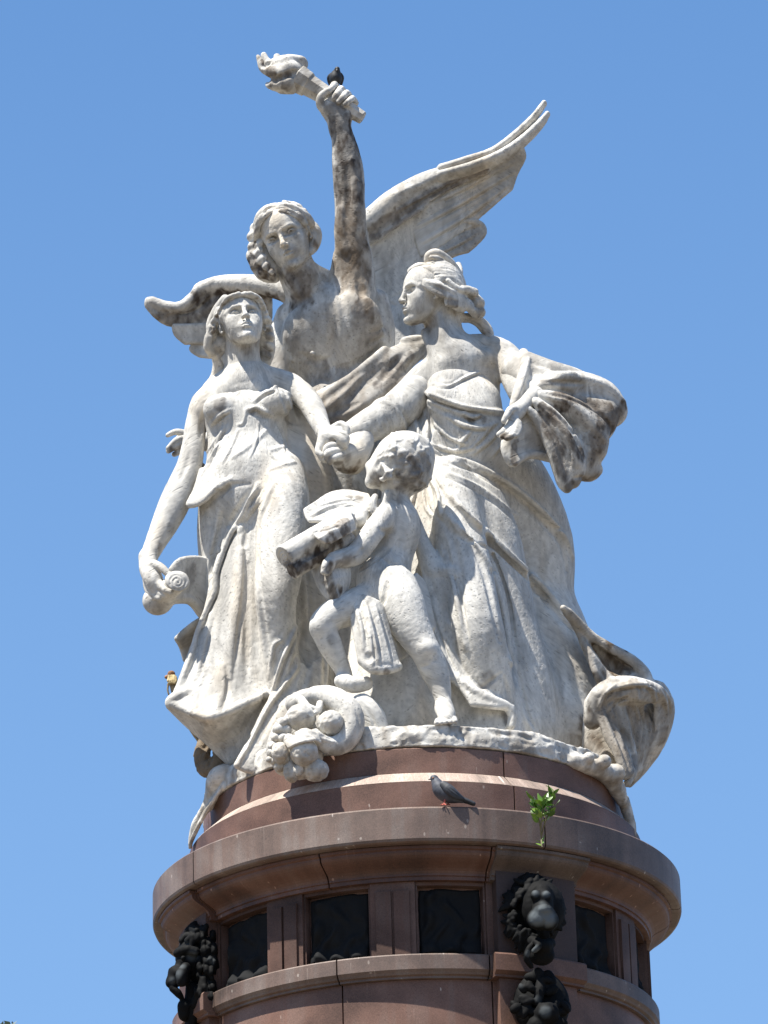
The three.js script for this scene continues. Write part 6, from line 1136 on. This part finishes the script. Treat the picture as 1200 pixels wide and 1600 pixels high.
// a dry bud that shows behind the hem at the left
{
  const b = thing('dry_bud', 'small dry brown bud with a yellow tuft behind the hem at the left', 'dry plant', at(270, 1090, .3));
  const mk = (name, rgb, fn) => { const C = new Carving(); fn(C); child(name, C.mesh(.004, { rough: .004, tone: (c, x, y, z, ny, o, i) => { const k = 1 + fbm(x * 50, y * 50, z * 50, 3) * .8; for (let j = 0; j < 3; j++) o[i + j] = rgb[j] * k; } }), marble, b); };
  mk('bud', [.33, .17, .09], C => { C.egg(268, 1053, .3, [6, 5, 6], [0, 0, 0]); C.egg(261, 1058, .3, [4, 3, 3], [0, 0, 0], 2); });
  mk('tuft', [.56, .44, .24], C => { for (let i = 0; i < 9; i++) C.limb([[264 + i * 1.3, 1056 + (i % 3), .32, 2], [263 + i * 1.5, 1064 + (i % 2) * 3, .33, 2.2]], { sub: 1 }); });
  mk('stalk', [.26, .2, .12], C => { C.limb([[270, 1060, .3, 7], [272, 1074, .3, 6], [278, 1094, .3, 6], [296, 1130, .36, 6], [322, 1166, .40, 7]], { k: 1 }); C.limb([[263, 1068, .3, 1.6], [262, 1078, .3, 1.6], [264, 1086, .3, 1.2]], { k: 1 }); });
}
// ---------------------------------------------------------------- a tree far behind, its tip just in the corner
{
  const z = -22, top = at(-10, 1597, z), t = thing('tree', 'grey green tree whose tip just shows in the lower left corner', 'tree', [top[0] - .2, 0, z]);
  const bark = new THREE.MeshStandardMaterial({ color: new THREE.Color(.13, .10, .08), roughness: 1 }), r = rng(91);
  const c = new THREE.CatmullRomCurve3([new THREE.Vector3(0, 0, 0), new THREE.Vector3(.2, top[1] * .3, .1), new THREE.Vector3(-.1, top[1] * .6, 0), new THREE.Vector3(0, top[1] * .96, 0)]);
  const g = new THREE.TubeGeometry(c, 40, .34, 10), P = g.attributes.position; for (let i = 0; i < P.count; i++) { const q = P.getY(i) / top[1], pt = c.getPoint(Math.min(1, Math.floor(i / 11) / 40)), k = 1.2 - q * 1.1; P.setXYZ(i, pt.x + (P.getX(i) - pt.x) * k, P.getY(i), pt.z + (P.getZ(i) - pt.z) * k); } g.computeVertexNormals();
  part('trunk', g, bark, t);
  const pos = [], lc = [], put = (v, n, s) => { const u = new THREE.Vector3(r() - .5, r() - .5, r() - .5).cross(n).normalize().multiplyScalar(s), w = new THREE.Vector3().crossVectors(n, u).normalize().multiplyScalar(s * .45); const k = .6 + r() * .7; for (const q of [[-1, 0], [0, -1], [1, 0], [-1, 0], [1, 0], [0, 1]]) { pos.push(v.x + u.x * q[0] + w.x * q[1], v.y + u.y * q[0] + w.y * q[1], v.z + u.z * q[0] + w.z * q[1]); lc.push(.10 * k, .12 * k, .075 * k); } };
  for (let b = 0; b < 46; b++) {
    const h = top[1] * (.45 + .47 * r()), w = 3.4 * Math.sqrt(Math.max(.02, 1 - ((h / top[1] - .68) / .33) ** 2)), a = r() * 6.28, cx = Math.cos(a) * w * Math.sqrt(r()), cz = Math.sin(a) * w * Math.sqrt(r());
    if (b % 2) { const l = new THREE.TubeGeometry(new THREE.CatmullRomCurve3([c.getPoint(Math.max(.3, h / top[1] - .18)), new THREE.Vector3(cx * .6, h - .5, cz * .6), new THREE.Vector3(cx, h, cz)]), 8, .05, 5); part('limb', l, bark, t); }
    for (let i = 0; i < 260; i++) { const d = new THREE.Vector3(r() - .5, r() - .5, r() - .5).multiplyScalar(1.9); put(new THREE.Vector3(cx, h, cz).add(d), d.clone().normalize().add(new THREE.Vector3(r() - .5, r(), r() - .5)).normalize(), .07 + r() * .06); }
  }
  for (let i = 0; i < 1100; i++) { const d = new THREE.Vector3(r() - .5, r() - .5, r() - .5).normalize().multiplyScalar(Math.cbrt(r())); d.set(d.x * .55, d.y * .5 - .5, d.z * .55); put(new THREE.Vector3(.2, top[1] + .02, 0).add(d), new THREE.Vector3(r() - .5, r(), r() - .5).normalize(), .05 + r() * .05); }
  const lg = new THREE.BufferGeometry(); lg.setAttribute('position', new THREE.Float32BufferAttribute(pos, 3)); lg.setAttribute('color', new THREE.Float32BufferAttribute(lc, 3)); lg.computeVertexNormals();
  part('crown', lg, new THREE.MeshPhysicalMaterial({ vertexColors: true, roughness: .7, side: THREE.DoubleSide, transmission: .3, thickness: 0 }), t);
}
renderer.render(scene, camera);
